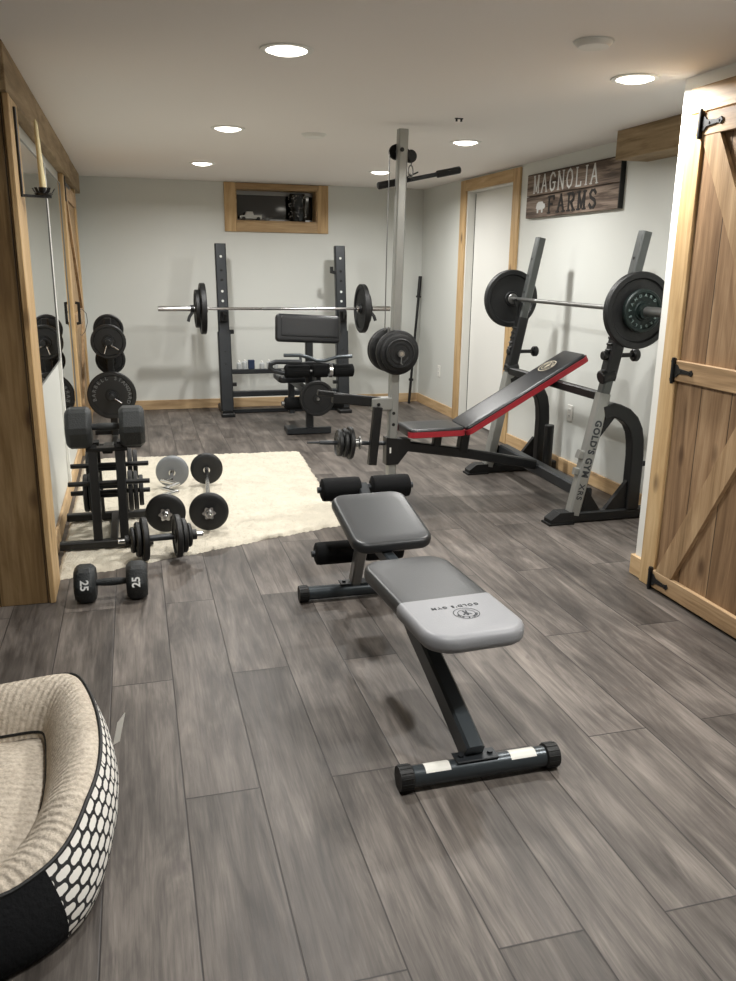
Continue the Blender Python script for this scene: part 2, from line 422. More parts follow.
# baseboards
struct('baseboard_back', MB().b2(XL, XR-0.016, D-0.016, D, 0, 0.095, 0.003), M_BASE_X)
struct('baseboard_right', MB().b2(XR-0.016, XR, 7.41, D-0.0, 0, 0.095, 0.003).b2(XR-0.016, XR, YN+0.018, 6.17, 0, 0.095, 0.003), M_BASE_Y)
struct('baseboard_left', MB().b2(XL, XL+0.016, 3.805, 6.44, 0, 0.10, 0.003).b2(XL, XL+0.016, 7.9, D-0.018, 0, 0.10, 0.003), M_BASE_Y)
struct('baseboard_near', MB().b2(XN-0.017, XN, 3.17, YN+0.017, 0, 0.098, 0.003).b2(XN, XR-0.02, YN, YN+0.017, 0, 0.098, 0.003), M_BASE_Y)
# left partition: dark knotty panel, corner board coloured paler for its lamplit side, beam
struct('trim_1', MB().b2(XF, -0.422, 3.540, 3.565, 0, 2.03, 0.003), M_PARTW)
struct('trim_2', MB().b2(-0.4545, -0.400, 3.5655, 3.80, 0, 2.03, 0.004).b2(-0.4215, -0.399, 3.534, 3.565, 0, 2.03, 0.003), M_PINE)
struct('trim_3', MB().b2(-0.4545, -0.4, 3.5, 7.0, 2.03, H-0.001, 0.003).b2(-0.4545, -0.404, 7.004, 8.3, 2.03, H-0.001, 0.003), M_BEAM_Y)
struct('trim_4', MB().b2(XF, -0.4555, 3.5, 3.5655, 2.031, H-0.001, 0.003), M_BEAM_X)
# soffit box at the right
struct('trim_5', MB().b2(2.75, 2.765, YN+0.001, 4.52, 2.043, H-0.001, 0.002).b2(2.7655, XR-0.001, YN+0.001, 4.52, 2.043, 2.058, 0.002).b2(2.7655, XR-0.001, 4.505, 4.52, 2.0585, H-0.001, 0.002), M_BEAM_Y)

# window: timber frame, pane, night behind
w = struct('window_1', MB().b2(wx0-0.112, wx0, D-0.02, D, wz0-0.098, H-0.004, 0.003).b2(wx1, wx1+0.11, D-0.02, D, wz0-0.098, H-0.004, 0.003), M_PINE)
struct('window_board', MB().b2(wx0, wx1, D-0.0205, D, wz0-0.098, wz0, 0.003).b2(wx0, wx1, D-0.0205, D, wz1, H-0.004, 0.003), M_PINE_X, w)
struct('window_sill', MB().b2(wx0+0.012, wx1-0.012, D, D+0.185, wz0+0.0005, wz0+0.012).b2(wx0, wx0+0.012, D, D+0.185, wz0+0.0005, wz1).b2(wx1-0.012, wx1, D, D+0.185, wz0+0.0005, wz1).b2(wx0+0.012, wx1-0.012, D, D+0.185, wz1-0.012, wz1), M_PINE_X, w)
struct('window_frame', MB().b2(wx0+0.012, wx1-0.012, D+0.17, D+0.185, wz0+0.012, wz0+0.035).b2(wx0+0.012, wx1-0.012, D+0.17, D+0.185, wz1-0.05, wz1-0.012), M_STEEL, w)
struct('window_pane', MB().b2(wx0+0.012, wx1-0.012, D+0.186, D+0.20, wz0, wz1), M_DARKGLASS, w)

# white closet door
d = struct('door_1', MB().b2(XR+0.075, XR+0.11, dy0+0.003, dy1-0.02, 0.01, dz-0.01, 0.002), M_WHITE)
struct('door_jamb', MB().b2(XR-0.001, XR+0.115, dy1-0.019, dy1, 0, dz).b2(XR-0.001, XR+0.115, dy0, dy0+0.003, 0, dz).b2(XR-0.001, XR+0.115, dy0+0.003, dy1-0.02, dz-0.009, dz), M_WHITE, d)
struct('door_casing', MB().b2(XR-0.02, XR, dy1, 7.405, 0, 2.185, 0.003).b2(XR-0.02, XR, 6.18, dy0, 0, 2.185, 0.003), M_PINE, d)
struct('door_casing', MB().b2(XR-0.021, XR, dy0, dy1, dz, 2.185, 0.003), M_PINE_Y, d)
struct('door_seal', MB().b2(XR+0.071, XR+0.0745, dy1-0.024, dy1-0.0195, 0.02, dz-0.02), M_BLACK, d)

# near barn door on the right with strap hinges
d = struct('door_2', MB().b2(XN-0.018, XN-0.001, 2.30, 3.055, 0.012, 2.038, 0.002), M_DOORW)
struct('door_rail', MB().b2(XN-0.040, XN-0.0185, 2.30, 3.053, 1.95, 2.038, 0.003).b2(XN-0.040, XN-0.0185, 2.30, 3.053, 0.968, 1.056, 0.003).b2(XN-0.040, XN-0.0185, 2.30, 3.053, 0.012, 0.095, 0.003), M_RAIL_Y, d)
def brace(y0, z0, y1, z1, wd, zlo, zhi):
    # parallelogram in the YZ plane, cut level along the rails
    k = (y1-y0)/(z1-z0); hw = wd/2*math.sqrt(1+k*k)
    ya, yb = y0+k*(zlo-z0), y0+k*(zhi-z0)
    M = basis((XN-0.029, 0, 0), (0, 1, 0), (0, 0, 1))
    o = [(ya-hw, zlo), (ya+hw, zlo), (yb+hw, zhi), (yb-hw, zhi)]
    o = [(min(a, 3.052), b) for a, b in o]
    return MB().prism(o, 0.020, M)
struct('door_brace', brace(2.995, 1.945, 2.47, 1.06, 0.10, 1.057, 1.949), M_BRACE, d)
struct('door_brace', brace(2.975, 0.10, 2.52, 0.96, 0.10, 0.096, 0.967), M_BRACE, d)
struct('door_casing', MB().b2(XN-0.030, XN-0.0005, 3.06, 3.165, 0, 2.04, 0.003), M_PINE, d)
struct('door_casing', MB().b2(XN-0.026, XN-0.0005, 2.19, 3.165, 2.0445, 2.145, 0.003), M_PINE_Y, d)
struct('door_casing', MB().b2(XN-0.030, XN-0.0005, 2.19, 2.295, 0, 2.04, 0.003), M_PINE, d)
for z in (1.995, 1.012, 0.052):
    mb = MB().b2(XN-0.046, XN-0.0305, 3.056, 3.078, z-0.052, z+0.052, 0.003)
    mb.prism([(0, -0.03), (0.02, -0.026), (0.035, -0.012), (0.10, -0.007), (0.118, -0.013), (0.128, 0), (0.118, 0.013), (0.10, 0.007), (0.035, 0.012), (0.02, 0.026), (0, 0.03)], 0.005,
             basis((XN-0.0435, 3.056, z), (0, -1, 0), (0, 0, 1)))
    mb.cyl((XN-0.049, 3.056, z-0.056), (XN-0.049, 3.056, z+0.056), 0.007, 12)
    for dy, dz_ in ((0.068-0.057, -0.038), (0.011, 0.038)): mb.cyl((XN-0.046, 3.056+dy, z+dz_), (XN-0.050, 3.056+dy, z+dz_), 0.006, 8)
    for q in (0.05, 0.108): mb.cyl((XN-0.046, 3.056-q, z), (XN-0.049, 3.056-q, z), 0.005, 8)
    struct('door_hinge', mb, M_BLACK, d, 30)

# barn door lying against the left wall near the back
d = struct('door_3', MB().b2(XL, XL+0.018, 6.60, 7.75, 0.01, 1.985, 0.002), wood('left_barn_door_boards', 2, '#6f5739', '#977b57', '#b39872', 0.55, 0.8, board=0.14, baxis=1))
struct('door_casing', MB().b2(XL, XL+0.032, 6.45, 6.595, 0, 2.028, 0.003).b2(XL, XL+0.032, 7.755, 7.88, 0, 2.028, 0.003), M_PINE, d)
struct('door_rail', MB().b2(XL+0.0185, XL+0.036, 6.60, 7.75, 1.87, 1.985, 0.003).b2(XL+0.0185, XL+0.036, 6.60, 7.75, 0.93, 1.05, 0.003).b2(XL+0.0185, XL+0.036, 6.60, 7.75, 0.01, 0.13, 0.003), M_RAIL_Y, d)
def brace_l(y0, z0, y1, z1):
    M = basis((XL+0.0275, 0, 0), (0, 1, 0), (0, 0, 1)); return MB().prism([(y0-0.06, z0), (y0+0.06, z0), (y1+0.06, z1), (y1-0.06, z1)], 0.018, M)
struct('door_brace', brace_l(6.70, 0.131, 7.65, 0.929), M_BRACE, d)
struct('door_brace', brace_l(7.65, 1.051, 6.70, 1.869), M_BRACE, d)
struct('door_handle', MB().bar([(XL+0.0365, 6.66, 0.98), (XL+0.06, 6.66, 0.985), (XL+0.06, 6.66, 1.13), (XL+0.0365, 6.66, 1.135)], 0.02, 0.012, up=(0, 1, 0)), M_BLACK, d)
struct('door_hinge', MB().b2(XL+0.0325, XL+0.040, 6.56, 6.60, 1.85, 2.02, 0.002).b2(XL+0.0365, XL+0.043, 6.60, 6.95, 1.955, 1.98, 0.002), M_BLACK, d)
struct('door_cord', MB().tube([(XL+0.0365, 7.0, 1.06), (XL+0.06, 7.03, 1.07), (XL+0.088, 7.1, 1.03), (XL+0.09, 7.14, 0.96), (XL+0.07, 7.12, 0.89), (XL+0.045, 7.05, 0.86), (XL+0.0365, 7.0, 0.87)], 0.0025, 6), M_BLACK, d)

# ------------------------------------------------------------------ ceiling fittings
def ceiling_disc(x, y, r, label, cat):
    t = thing('ceiling_cover', label, cat, (x, y, H))
    part('cover_plate', MB().lathe([(0, -0.022), (r*0.8, -0.020), (r*0.96, -0.010), (r, -0.001), (0, -0.001)], (x, y, H), n=40, closed=False), M_PLASTW, t)
    part('rim', MB().lathe([(r+0.0005, -0.001), (r*1.0+0.0005, -0.005), (r*1.08, -0.004), (r*1.1, -0.001)], (x, y, H), n=40), M_WHITE, t)
ceiling_disc(1.61, 2.85, 0.066, 'round off-white ceiling cover near the camera, right of the brightest lamp', 'smoke detector')
ceiling_disc(1.121, 5.262, 0.07, 'thin round white ceiling cover between the middle lamps', 'vent cover')
solo('ceiling_hook', MB().cyl((1.725, 4.44, H-0.018), (1.725, 4.44, H-0.0005), 0.006, 8).cyl((1.752, 4.44, H-0.018), (1.752, 4.44, H-0.0005), 0.006, 8).b2(1.716, 1.761, 4.436, 4.444, H-0.006, H-0.0005), M_CHAR,
     'tiny dark pair of screws in the ceiling above the lat tower', 'hook', (1.738, 4.44, H))

# ------------------------------------------------------------------ wall plates
def outlet(y, z, label):
    t = thing('wall_outlet', label, 'outlet', (XR, y, z))
    part('cover_plate', MB().b2(XR-0.007, XR, y-0.036, y+0.036, z-0.058, z+0.058, 0.003), M_PLASTW, t)
    for dz_ in (-0.02, 0.02): part('socket', MB().box((XR-0.0085, y, z+dz_), (0.003, 0.033, 0.028), 0.004), M_WHITE, t)
    for dz_ in (-0.02, 0.02):
        part('socket_slots', MB().b2(XR-0.0108, XR-0.0101, y-0.009, y-0.006, z+dz_-0.004, z+dz_+0.006).b2(XR-0.0108, XR-0.0101, y+0.006, y+0.009, z+dz_-0.004, z+dz_+0.006), M_INK, t)
outlet(7.84, 0.41, 'white wall outlet between the far corner and the closet door')
outlet(5.17, 0.437, 'white wall outlet behind the leaning rack uprights')

# ------------------------------------------------------------------ wooden sign with slab serif lettering
STROKES = {
 'M': [((0.12, 0), (0.12, 1)), ((0.12, 1), (0.5, 0.1)), ((0.5, 0.1), (0.88, 1)), ((0.88, 1), (0.88, 0))],
 'A': [((0.08, 0), (0.5, 1)), ((0.5, 1), (0.92, 0)), ((0.25, 0.36), (0.75, 0.36))],
 'G': [((0.9, 0.78), (0.72, 0.96)), ((0.72, 0.96), (0.45, 1)), ((0.45, 1), (0.2, 0.84)), ((0.2, 0.84), (0.1, 0.5)), ((0.1, 0.5), (0.2, 0.16)), ((0.2, 0.16), (0.45, 0)), ((0.45, 0), (0.75, 0.06)), ((0.75, 0.06), (0.88, 0.2)), ((0.88, 0.2), (0.88, 0.45)), ((0.58, 0.45), (1, 0.45))],
 'N': [((0.12, 0), (0.12, 1)), ((0.12, 1), (0.88, 0)), ((0.88, 0), (0.88, 1))],
 'O': [((0.5, 1), (0.2, 0.86)), ((0.2, 0.86), (0.08, 0.5)), ((0.08, 0.5), (0.2, 0.14)), ((0.2, 0.14), (0.5, 0)), ((0.5, 0), (0.8, 0.14)), ((0.8, 0.14), (0.92, 0.5)), ((0.92, 0.5), (0.8, 0.86)), ((0.8, 0.86), (0.5, 1))],
 'L': [((0.2, 0), (0.2, 1)), ((0.2, 0), (0.85, 0)), ((0.85, 0), (0.85, 0.2))],
 'I': [((0.5, 0), (0.5, 1))],
 'F': [((0.2, 0), (0.2, 1)), ((0.2, 1), (0.88, 1)), ((0.88, 1), (0.88, 0.82)), ((0.2, 0.52), (0.68, 0.52))],
 'R': [((0.2, 0), (0.2, 1)), ((0.2, 1), (0.65, 1)), ((0.65, 1), (0.85, 0.85)), ((0.85, 0.85), (0.85, 0.65)), ((0.85, 0.65), (0.62, 0.5)), ((0.62, 0.5), (0.2, 0.5)), ((0.5, 0.5), (0.9, 0))],
 'S': [((0.85, 0.8), (0.65, 0.98)), ((0.65, 0.98), (0.35, 0.98)), ((0.35, 0.98), (0.15, 0.8)), ((0.15, 0.8), (0.25, 0.6)), ((0.25, 0.6), (0.72, 0.42)), ((0.72, 0.42), (0.87, 0.22)), ((0.87, 0.22), (0.65, 0.02)), ((0.65, 0.02), (0.32, 0.02)), ((0.32, 0.02), (0.12, 0.2))]}
SERIFS = {'M': [(0.12, 0), (0.12, 1), (0.88, 0), (0.88, 1)], 'A': [(0.08, 0), (0.92, 0)], 'N': [(0.12, 0), (0.12, 1), (0.88, 1)], 'L': [(0.2, 1), (0.2, 0)], 'I': [(0.5, 0), (0.5, 1)], 'F': [(0.2, 0), (0.2, 1)], 'R': [(0.2, 0), (0.2, 1), (0.9, 0)]}
def slab_text(word, w, h, gap, sw, x0, z0, X):
    """letters laid on the plane x = X; text runs towards -y"""
    mb = MB(); x = x0
    for ch in word:
        wd = w*(0.45 if ch == 'I' else 1)
        def P(u, v): return (x+u*wd, z0+v*h)
        def quad(a, b, th, t):
            a, b = V(a), V(b); d_ = (b-a).normalized(); n_ = V((-d_.y, d_.x))*th/2; a = a-d_*th*0.3; b = b+d_*th*0.3
            mb.prism([tuple(a-n_), tuple(b-n_), tuple(b+n_), tuple(a+n_)], t, basis((X, 0, 0), (0, -1, 0), (0, 0, 1)))
        for k, (a, b) in enumerate(STROKES[ch]): quad(P(*a), P(*b), sw*(0.75 if a[1] == b[1] else 1), 0.002+0.0001*k)
        for (u, v) in SERIFS.get(ch, []):
            c = P(u, v); quad((c[0]-sw*0.95, c[1]), (c[0]+sw*0.95, c[1]), sw*0.5, 0.0032)
        x += wd+gap
    return mb
t = thing('wooden_sign', 'weathered dark wooden sign with white and black farm lettering on the right wall', 'sign', (XR, 5.37, 1.79))
sy0, sy1, sz0, sz1 = 4.74, 6.01, 1.795, 2.105
part('board', MB().b2(XR-0.035, XR-0.001, sy0, sy1, sz0, sz0+0.153, 0.003).b2(XR-0.035, XR-0.001, sy0, sy1, sz0+0.157, sz1, 0.003), M_SIGNW, t)
part('side_edge', MB().b2(XR-0.034, XR-0.001, sy0-0.006, sy0, sz0, sz1), M_BLACK, t)
XS = XR-0.0365
part('lettering', slab_text('MAGNOLIA', 0.088, 0.118, 0.035, 0.0135, -5.90, 1.968, XS), M_LTTR, t, 'white letters MAGNOLIA', 0)
part('lettering', slab_text('FARMS', 0.10, 0.110, 0.042, 0.022, -5.66, 1.818, XS), mat('black_sign_ink', '#16120f', 0.7), t, 'black letters FARMS', 0)
cow = [(0, 0.035), (0.01, 0.065), (0.035, 0.078), (0.095, 0.078), (0.115, 0.06), (0.13, 0.062), (0.14, 0.04), (0.125, 0.025), (0.108, 0.028), (0.104, 0), (0.086, 0), (0.084, 0.022), (0.04, 0.022), (0.036, 0), (0.018, 0), (0.016, 0.025)]
part('animal_print', MB().prism([(x-5.84, z+1.825) for x, z in cow], 0.003, basis((XS, 0, 0), (0, -1, 0), (0, 0, 1))), M_LTTR, t, 'white farm animal silhouette', 0)

# ------------------------------------------------------------------ items in the window niche
M_CLEAR = mat('smoky_clear_glass', '#8d9498', 0.08, metal=0.35, spec=0.8)
t = thing('model_car', 'small pale toy truck standing on the window ledge', 'toy', (1.17, 8.56, wz0+0.012))
zb = wz0+0.012
part('car_body', MB().prism([(1.07, 0.018), (1.07, 0.045), (1.12, 0.05), (1.135, 0.085), (1.195, 0.085), (1.205, 0.052), (1.285, 0.048), (1.285, 0.018)], 0.07, basis((0, 8.56, zb), (1, 0, 0), (0, 0, 1))), mat('pale_grey_toy_enamel', '#b9bab6', 0.35), t, smooth=0)
for x_ in (1.105, 1.25):
    for y_ in (8.522, 8.598): part('wheel', MB().cyl((x_, y_-0.006, zb+0.018), (x_, y_+0.006, zb+0.018), 0.018, 16), M_RUBBER, t)
t = thing('beaded_vase', 'dark square vase with sparkling clear beads in the window niche', 'vase', (1.65, 8.57, zb))
part('vase_body', MB().lathe([(0, 0), (0.078, 0), (0.084, 0.01), (0.080, 0.10), (0.086, 0.22), (0.080, 0.265), (0.070, 0.262), (0.066, 0.02), (0, 0.02)], (1.65, 8.57, zb), n=20, closed=False), mat('dark_mirror_glass', '#26292c', 0.12, metal=0.6), t)
rb = random.Random(4); mb = MB()
for k in range(90):
    a = rb.uniform(-PI, 0.0); z_ = rb.uniform(0.03, 0.25); r_ = 0.088
    b_ = bmesh.new(); bmesh.ops.create_icosphere(b_, subdivisions=1, radius=rb.uniform(0.003, 0.006)); mb._add(b_, Matrix.Translation((1.65+r_*math.cos(a), 8.57+r_*math.sin(a), zb+z_)))
part('beads', mb, M_CHROME, t)['kind'] = 'stuff'
solo('tea_light_holder', MB().lathe([(0, 0), (0.02, 0), (0.028, 0.012), (0.028, 0.028), (0.024, 0.03), (0, 0.012)], (1.34, 8.56, zb), n=18, closed=False), M_CLEAR, 'small clear dish beside the toy truck on the window ledge', 'dish', (1.34, 8.56, zb))

# ------------------------------------------------------------------ mirrors and candle sconce on the left wall
M_MIRROR = mat('silvered_mirror', '#dfe3e0', 0.015, metal=1.0, var=0.001)
def mirror(y0, y1, z0, z1, label):
    yc = (y0+y1)/2; t = thing('wall_mirror', label, 'mirror', (XL, yc, z0), 'frameless wall mirrors')
    ol = rrect(y1-y0, z1-z0, 0.03, 4); M = basis((XL+0.005, yc, (z0+z1)/2), (0, 1, 0), (0, 0, 1))
    part('backing', MB().prism(ol, 0.008, M), M_BLACK, t, smooth=0)
    M2 = basis((XL+0.0115, yc, (z0+z1)/2), (0, 1, 0), (0, 0, 1))
    part('glass', MB().prism(rrect(y1-y0-0.016, z1-z0-0.016, 0.025, 4), 0.004, M2), M_MIRROR, t, smooth=0)
    mb = MB().sweep([M2 @ V((a, b, 0.003)) for a, b in rrect(y1-y0-0.012, z1-z0-0.012, 0.026, 4)], [(0.004*math.cos(k*PI/3), 0.003*math.sin(k*PI/3)) for k in range(6)], None, True)
    part('bevelled_edge', mb, M_STEEL, t)
mirror(4.08, 5.255, 0.855, 1.96, 'shorter wall mirror on the left, nearest the candle sconce')
mirror(5.305, 6.36, 0.34, 1.96, 'taller wall mirror on the left, beside the far barn door')

struct('mirror_gap_strip', MB().b2(XL, XL+0.02, 5.268, 5.292, 0.10, 1.97, 0.003), M_WHITE)  # added white strip, stands in for the bright wall gap between the mirrors
t = thing('candle_sconce', 'black iron wall candle holder with cup on the left partition edge', 'candle holder', (-0.4, 3.66, 1.69))
part('back_bar', MB().bar([(-0.3955, 3.66, 1.675), (-0.3955, 3.66, 2.0)], 0.028, 0.009, up=(1, 0, 0)), M_BLACK, t)
part('arm', MB().bar([(-0.40, 3.66, 1.680), (-0.292, 3.70, 1.680)], 0.022, 0.010), M_BLACK, t)
mb = MB().lathe([(0, 0), (0.030, 0.0), (0.036, 0.006), (0.018, 0.006), (0.018, 0.030), (0.0142, 0.030), (0.0140, 0.008), (0, 0.008)], (-0.318, 3.69, 1.6845), n=20, closed=False)
part('cup', mb, M_BLACK, t)
for a in range(5):
    an = a*2*PI/5+0.3; c_, s_ = math.cos(an), math.sin(an)
    part('leaf', MB().bar([(-0.318+0.020*c_, 3.69+0.020*s_, 1.6925), (-0.318+0.034*c_, 3.69+0.034*s_, 1.697), (-0.318+0.043*c_, 3.69+0.043*s_, 1.712)], 0.013, 0.003), M_BLACK, t)
solo('taper_candle', MB().cyl((-0.318, 3.69, 1.6935), (-0.326, 3.69, 1.955), 0.0135, 16, 0.0, 0.007).cyl((-0.326, 3.69, 1.955), (-0.3262, 3.69, 1.966), 0.0055, 12, 0, 0.001), M_CANDLE,
     'tall ivory taper candle standing in the black wall sconce', 'candle', (-0.318, 3.69, 1.6935))

# ------------------------------------------------------------------ shaggy rug
def make_rug():
    P0, P1, P2, P3 = V((-0.415, 3.80)), V((1.092, 4.33)), V((1.20, 6.21)), V((-0.42, 6.28))
    nx, ny = 150, 210; rr = random.Random(3); bm = bmesh.new(); g = []
    from mathutils import noise as NZ
    for j in range(ny+1):
        row = []
        for i in range(nx+1):
            u, v = i/nx, j/ny
            a = P0.lerp(P1, u); b = P3.lerp(P2, u); p = a.lerp(b, v)
            e = min(i, nx-i, j, ny-j)
            if e == 0:
                k = NZ.noise(V((p.x*14, p.y*14, 1)))*0.014+rr.uniform(-0.008, 0.008)
                if i == nx: p.x += k
                if i == 0: p.x = max(p.x+k*0.3, -0.434)
                if j in (0, ny): p.y += k
                z = 0.001
            else:
                z = 0.019+0.005*NZ.noise(V((p.x*9, p.y*9, 0)))+0.005*NZ.noise(V((p.x*38, p.y*38, 4)))+rr.uniform(-0.004, 0.004)
                if e == 1: z *= 0.75
                p.x += rr.uniform(-0.003, 0.003); p.y += rr.uniform(-0.003, 0.003)
            row.append(bm.verts.new((p.x, p.y, z)))
        g.append(row)
    for j in range(ny):
        for i in range(nx): bm.faces.new((g[j][i], g[j][i+1], g[j+1][i+1], g[j+1][i]))
    mb = MB(); mb.bm.free(); mb.bm = bm
    m = mat('cream_shag_pile', '#cfc8b8', 0.95, bump=0.7, bscale=160, var=0.07, vscale=12, spec=0.1)
    solo('shag_rug', mb, m, 'cream shaggy rug on the plank floor under the dumbbells', 'rug', (0.35, 5.1, 0), smooth=80)
make_rug()
RUGZ = 0.026

# ------------------------------------------------------------------ weight plates
def plate_prof(r, t, h=0.0255, style=0):
    a = t/2
    if style == 0:   # cast plate with rim and hub
        up = [(h, a), (h+0.022, a), (h+0.026, a*0.55), (r*0.80, a*0.45), (r*0.84, a), (r-0.006, a), (r, a-0.006)]
    elif style == 1:  # vinyl puck with rounded edge
        up = [(h, a*0.8), (h+0.012, a*0.8), (r*0.45, a*0.9), (r*0.55, a), (r-0.014, a), (r-0.005, a*0.75), (r, a*0.35)]
    else:            # stepped
        up = [(h, a), (h+0.018, a), (h+0.020, a*0.7), (r*0.58, a*0.7), (r*0.62, a*0.95), (r*0.72, a*0.95), (r*0.76, a*0.6), (r*0.88, a*0.6), (r*0.92, a), (r-0.004, a), (r, a-0.005)]
    return up+[(x, -z) for x, z in reversed(up)]
def plate(mb, c, axis, r, t, h=0.0255, style=0, n=44):
    return mb.lathe(plate_prof(r, t, h, style), c, axis, n)
def ring_text(txt, rad, size, c, axis_x, axis_y, a0, a1, depth=0.001):
    """letters set around a circle in the plane spanned by axis_x / axis_y"""
    out = MB(); ax, ay = V(axis_x), V(axis_y)
    for i, ch in enumerate(txt):
        a = math.radians(a0+(a1-a0)*(i/(max(1, len(txt)-1))))
        o = V(c)+ax*rad*math.cos(a)+ay*rad*math.sin(a)
        up = ax*math.cos(a)+ay*math.sin(a); rt = ax*math.sin(a)-ay*math.cos(a)
        if ch != ' ': merge(out, text_bm(ch, size, depth, basis(o, rt, up), bold=0.0004))
    return out

# ------------------------------------------------------------------ sit-up bench in the foreground
XB = 0.887
t = thing('sit_up_bench', 'black and light grey sit-up bench with foam rollers in the middle of the floor', 'exercise bench', (XB, 2.6, 0))
for (y, lab) in ((1.905, 'front'), (3.295, 'rear')):
    fx = XB if y < 3 else XB-0.014
    part('foot_tube', MB().cyl((fx-0.232, y, 0.036), (fx+0.232, y, 0.036), 0.030, 28), M_TUBE, t)
    for s in (-1, 1):
        mb = MB().lathe([(0, 0), (0.0355, 0.0), (0.036, 0.004), (0.036, 0.038), (0.031, 0.042), (0, 0.042)], (fx+s*0.246, y, 0.036), (-s, 0, 0), 28, closed=False)
        for k in range(14):
            a = 2*PI*k/14
            if math.sin(a) > -0.9: mb.box((fx+s*0.226, y+0.0355*math.cos(a), 0.036+0.0355*math.sin(a)), (0.034, 0.004, 0.003), 0, None)
        part('end_cap', mb, M_RUBBER, t)
part('sticker', MB().sweep([(XB-0.170, 1.905, 0.036), (XB-0.095, 1.905, 0.036)], [(0.0306*math.cos(a), 0.0306*math.sin(a)) for a in [math.radians(q) for q in range(20, 141, 12)]]+[(0.0301*math.cos(a), 0.0301*math.sin(a)) for a in [math.radians(q) for q in range(140, 19, -12)]], up=(0, 0, 1)), M_PAPER, t, 'white paper sticker')
part('sticker', MB().sweep([(XB+0.092, 1.905, 0.036), (XB+0.172, 1.905, 0.036)], [(0.0306*math.cos(a), 0.0306*math.sin(a)) for a in [math.radians(q) for q in range(20, 141, 12)]]+[(0.0301*math.cos(a), 0.0301*math.sin(a)) for a in [math.radians(q) for q in range(140, 19, -12)]], up=(0, 0, 1)), M_PAPER, t, 'white paper sticker')
part('mount_plate', MB().box((XB-0.01, 1.912, 0.068), (0.13, 0.052, 0.006), 0.002).cyl((XB+0.035, 1.912, 0.070), (XB+0.035, 1.912, 0.078), 0.009, 6).cyl((XB-0.055, 1.912, 0.070), (XB-0.055, 1.912, 0.078), 0.009, 6), M_CHAR, t)
part('mount_plate', MB().box((XB, 3.30, 0.069), (0.15, 0.056, 0.006), 0.002).cyl((XB+0.055, 3.30, 0.071), (XB+0.055, 3.30, 0.080), 0.009, 6).cyl((XB-0.055, 3.30, 0.071), (XB-0.055, 3.30, 0.080), 0.009, 6), M_CHAR, t)
part('front_post', MB().bar([(XB-0.014, 1.915, 0.07), (XB-0.022, 2.12, 0.158), (XB-0.036, 2.38, 0.268), (XB-0.036, 2.52, 0.326)], 0.056, 0.078), M_TUBE, t)
part('main_beam', MB().bar([(XB-0.012, 2.30, 0.345), (XB-0.012, 2.78, 0.362), (XB-0.012, 3.13, 0.375)], 0.044, 0.05), M_TUBE, t)
part('rear_post', MB().bar([(XB-0.005, 3.30, 0.072), (XB-0.005, 3.235, 0.20), (XB-0.005, 3.13, 0.38), (XB-0.005, 3.10, 0.43)], 0.046, 0.055, up=(0, 1, 0)), M_STEEL, t)
part('roller_bracket', MB().bar([(XB+0.01, 3.27, 0.19), (XB+0.015, 3.33, 0.200)], 0.05, 0.04), M_CHAR, t)
part('roller_bracket', MB().bar([(XB+0.02, 3.14, 0.41), (XB+0.03, 3.28, 0.485), (XB+0.03, 3.33, 0.505)], 0.044, 0.03), M_CHAR, t)
# pads
Mp = basis((0.880, 2.272, 0.408), (1, 0.055, 0), (-0.055, 1, 0.0))
part('back_pad', MB().pad(rrect(0.318, 0.665, 0.085, 8), 0.052, Mp, 0.020), M_VINYL, t, 'charcoal vinyl pad', 60)
def sock():
    # light grey cover over the near end of the pad, a little larger all round
    ol = [p for p in rrect(0.3235, 0.671, 0.087, 8)]
    cut = -0.058
    o2 = [p for p in ol if p[1] < cut]
    left = [p for p in o2 if p[0] < 0]; right = [p for p in o2 if p[0] >= 0]
    n = len(ol); mb = MB(); r = 0.022; tt = 0.0555; lv = []
    for k in range(6): a = PI/2*k/5; lv.append((r*(1-math.sin(a)), -tt/2+r*(1-math.cos(a))))
    for k in range(6): a = PI/2*k/5; lv.append((r*(1-math.cos(a)), tt/2-r*(1-math.sin(a))))
    # dense outline of the capped end
    seq = sorted(right, key=lambda p: (-p[1], )) ; seq = [(seq[0][0], cut)]+seq; l2 = sorted(left, key=lambda p: p[1]); l2 = l2+[(l2[-1][0], cut)]
    pts = seq+l2; rr = random.Random(2); rings = []
    cx, cy = 0, -0.15
    for j, (ins, z) in enumerate(lv):
        ring = []
        for i, p in enumerate(pts):
            a = pts[max(0, i-1)]; b = pts[min(len(pts)-1, i+1)]; d_ = V((b[0]-a[0], b[1]-a[1])).normalized(); nn = (-d_.y, d_.x)
            if nn[0]*(p[0]-cx)+nn[1]*(p[1]-cy) < 0: nn = (-nn[0], -nn[1])
            if i in (0, len(pts)-1): nn = (1 if p[0] > 0 else -1, 0)
            wob = 0.0012*math.sin(i*2.4+j) if 2 < j < 7 else 0
            ring.append(mb.bm.verts.new(Mp @ V((p[0]-nn[0]*(ins+wob), p[1]-nn[1]*(ins+wob), z))))
        rings.append(ring)
    for A, B in zip(rings, rings[1:]):
        for i in range(len(pts)-1): mb.bm.faces.new((A[i], A[i+1], B[i+1], B[i]))
    mb.bm.faces.new(rings[-1]); mb.bm.faces.new(list(reversed(rings[0])))
    return mb
part('pad_cover', sock(), M_VINYLG, t, 'light grey vinyl pad end with a round emblem', 60)
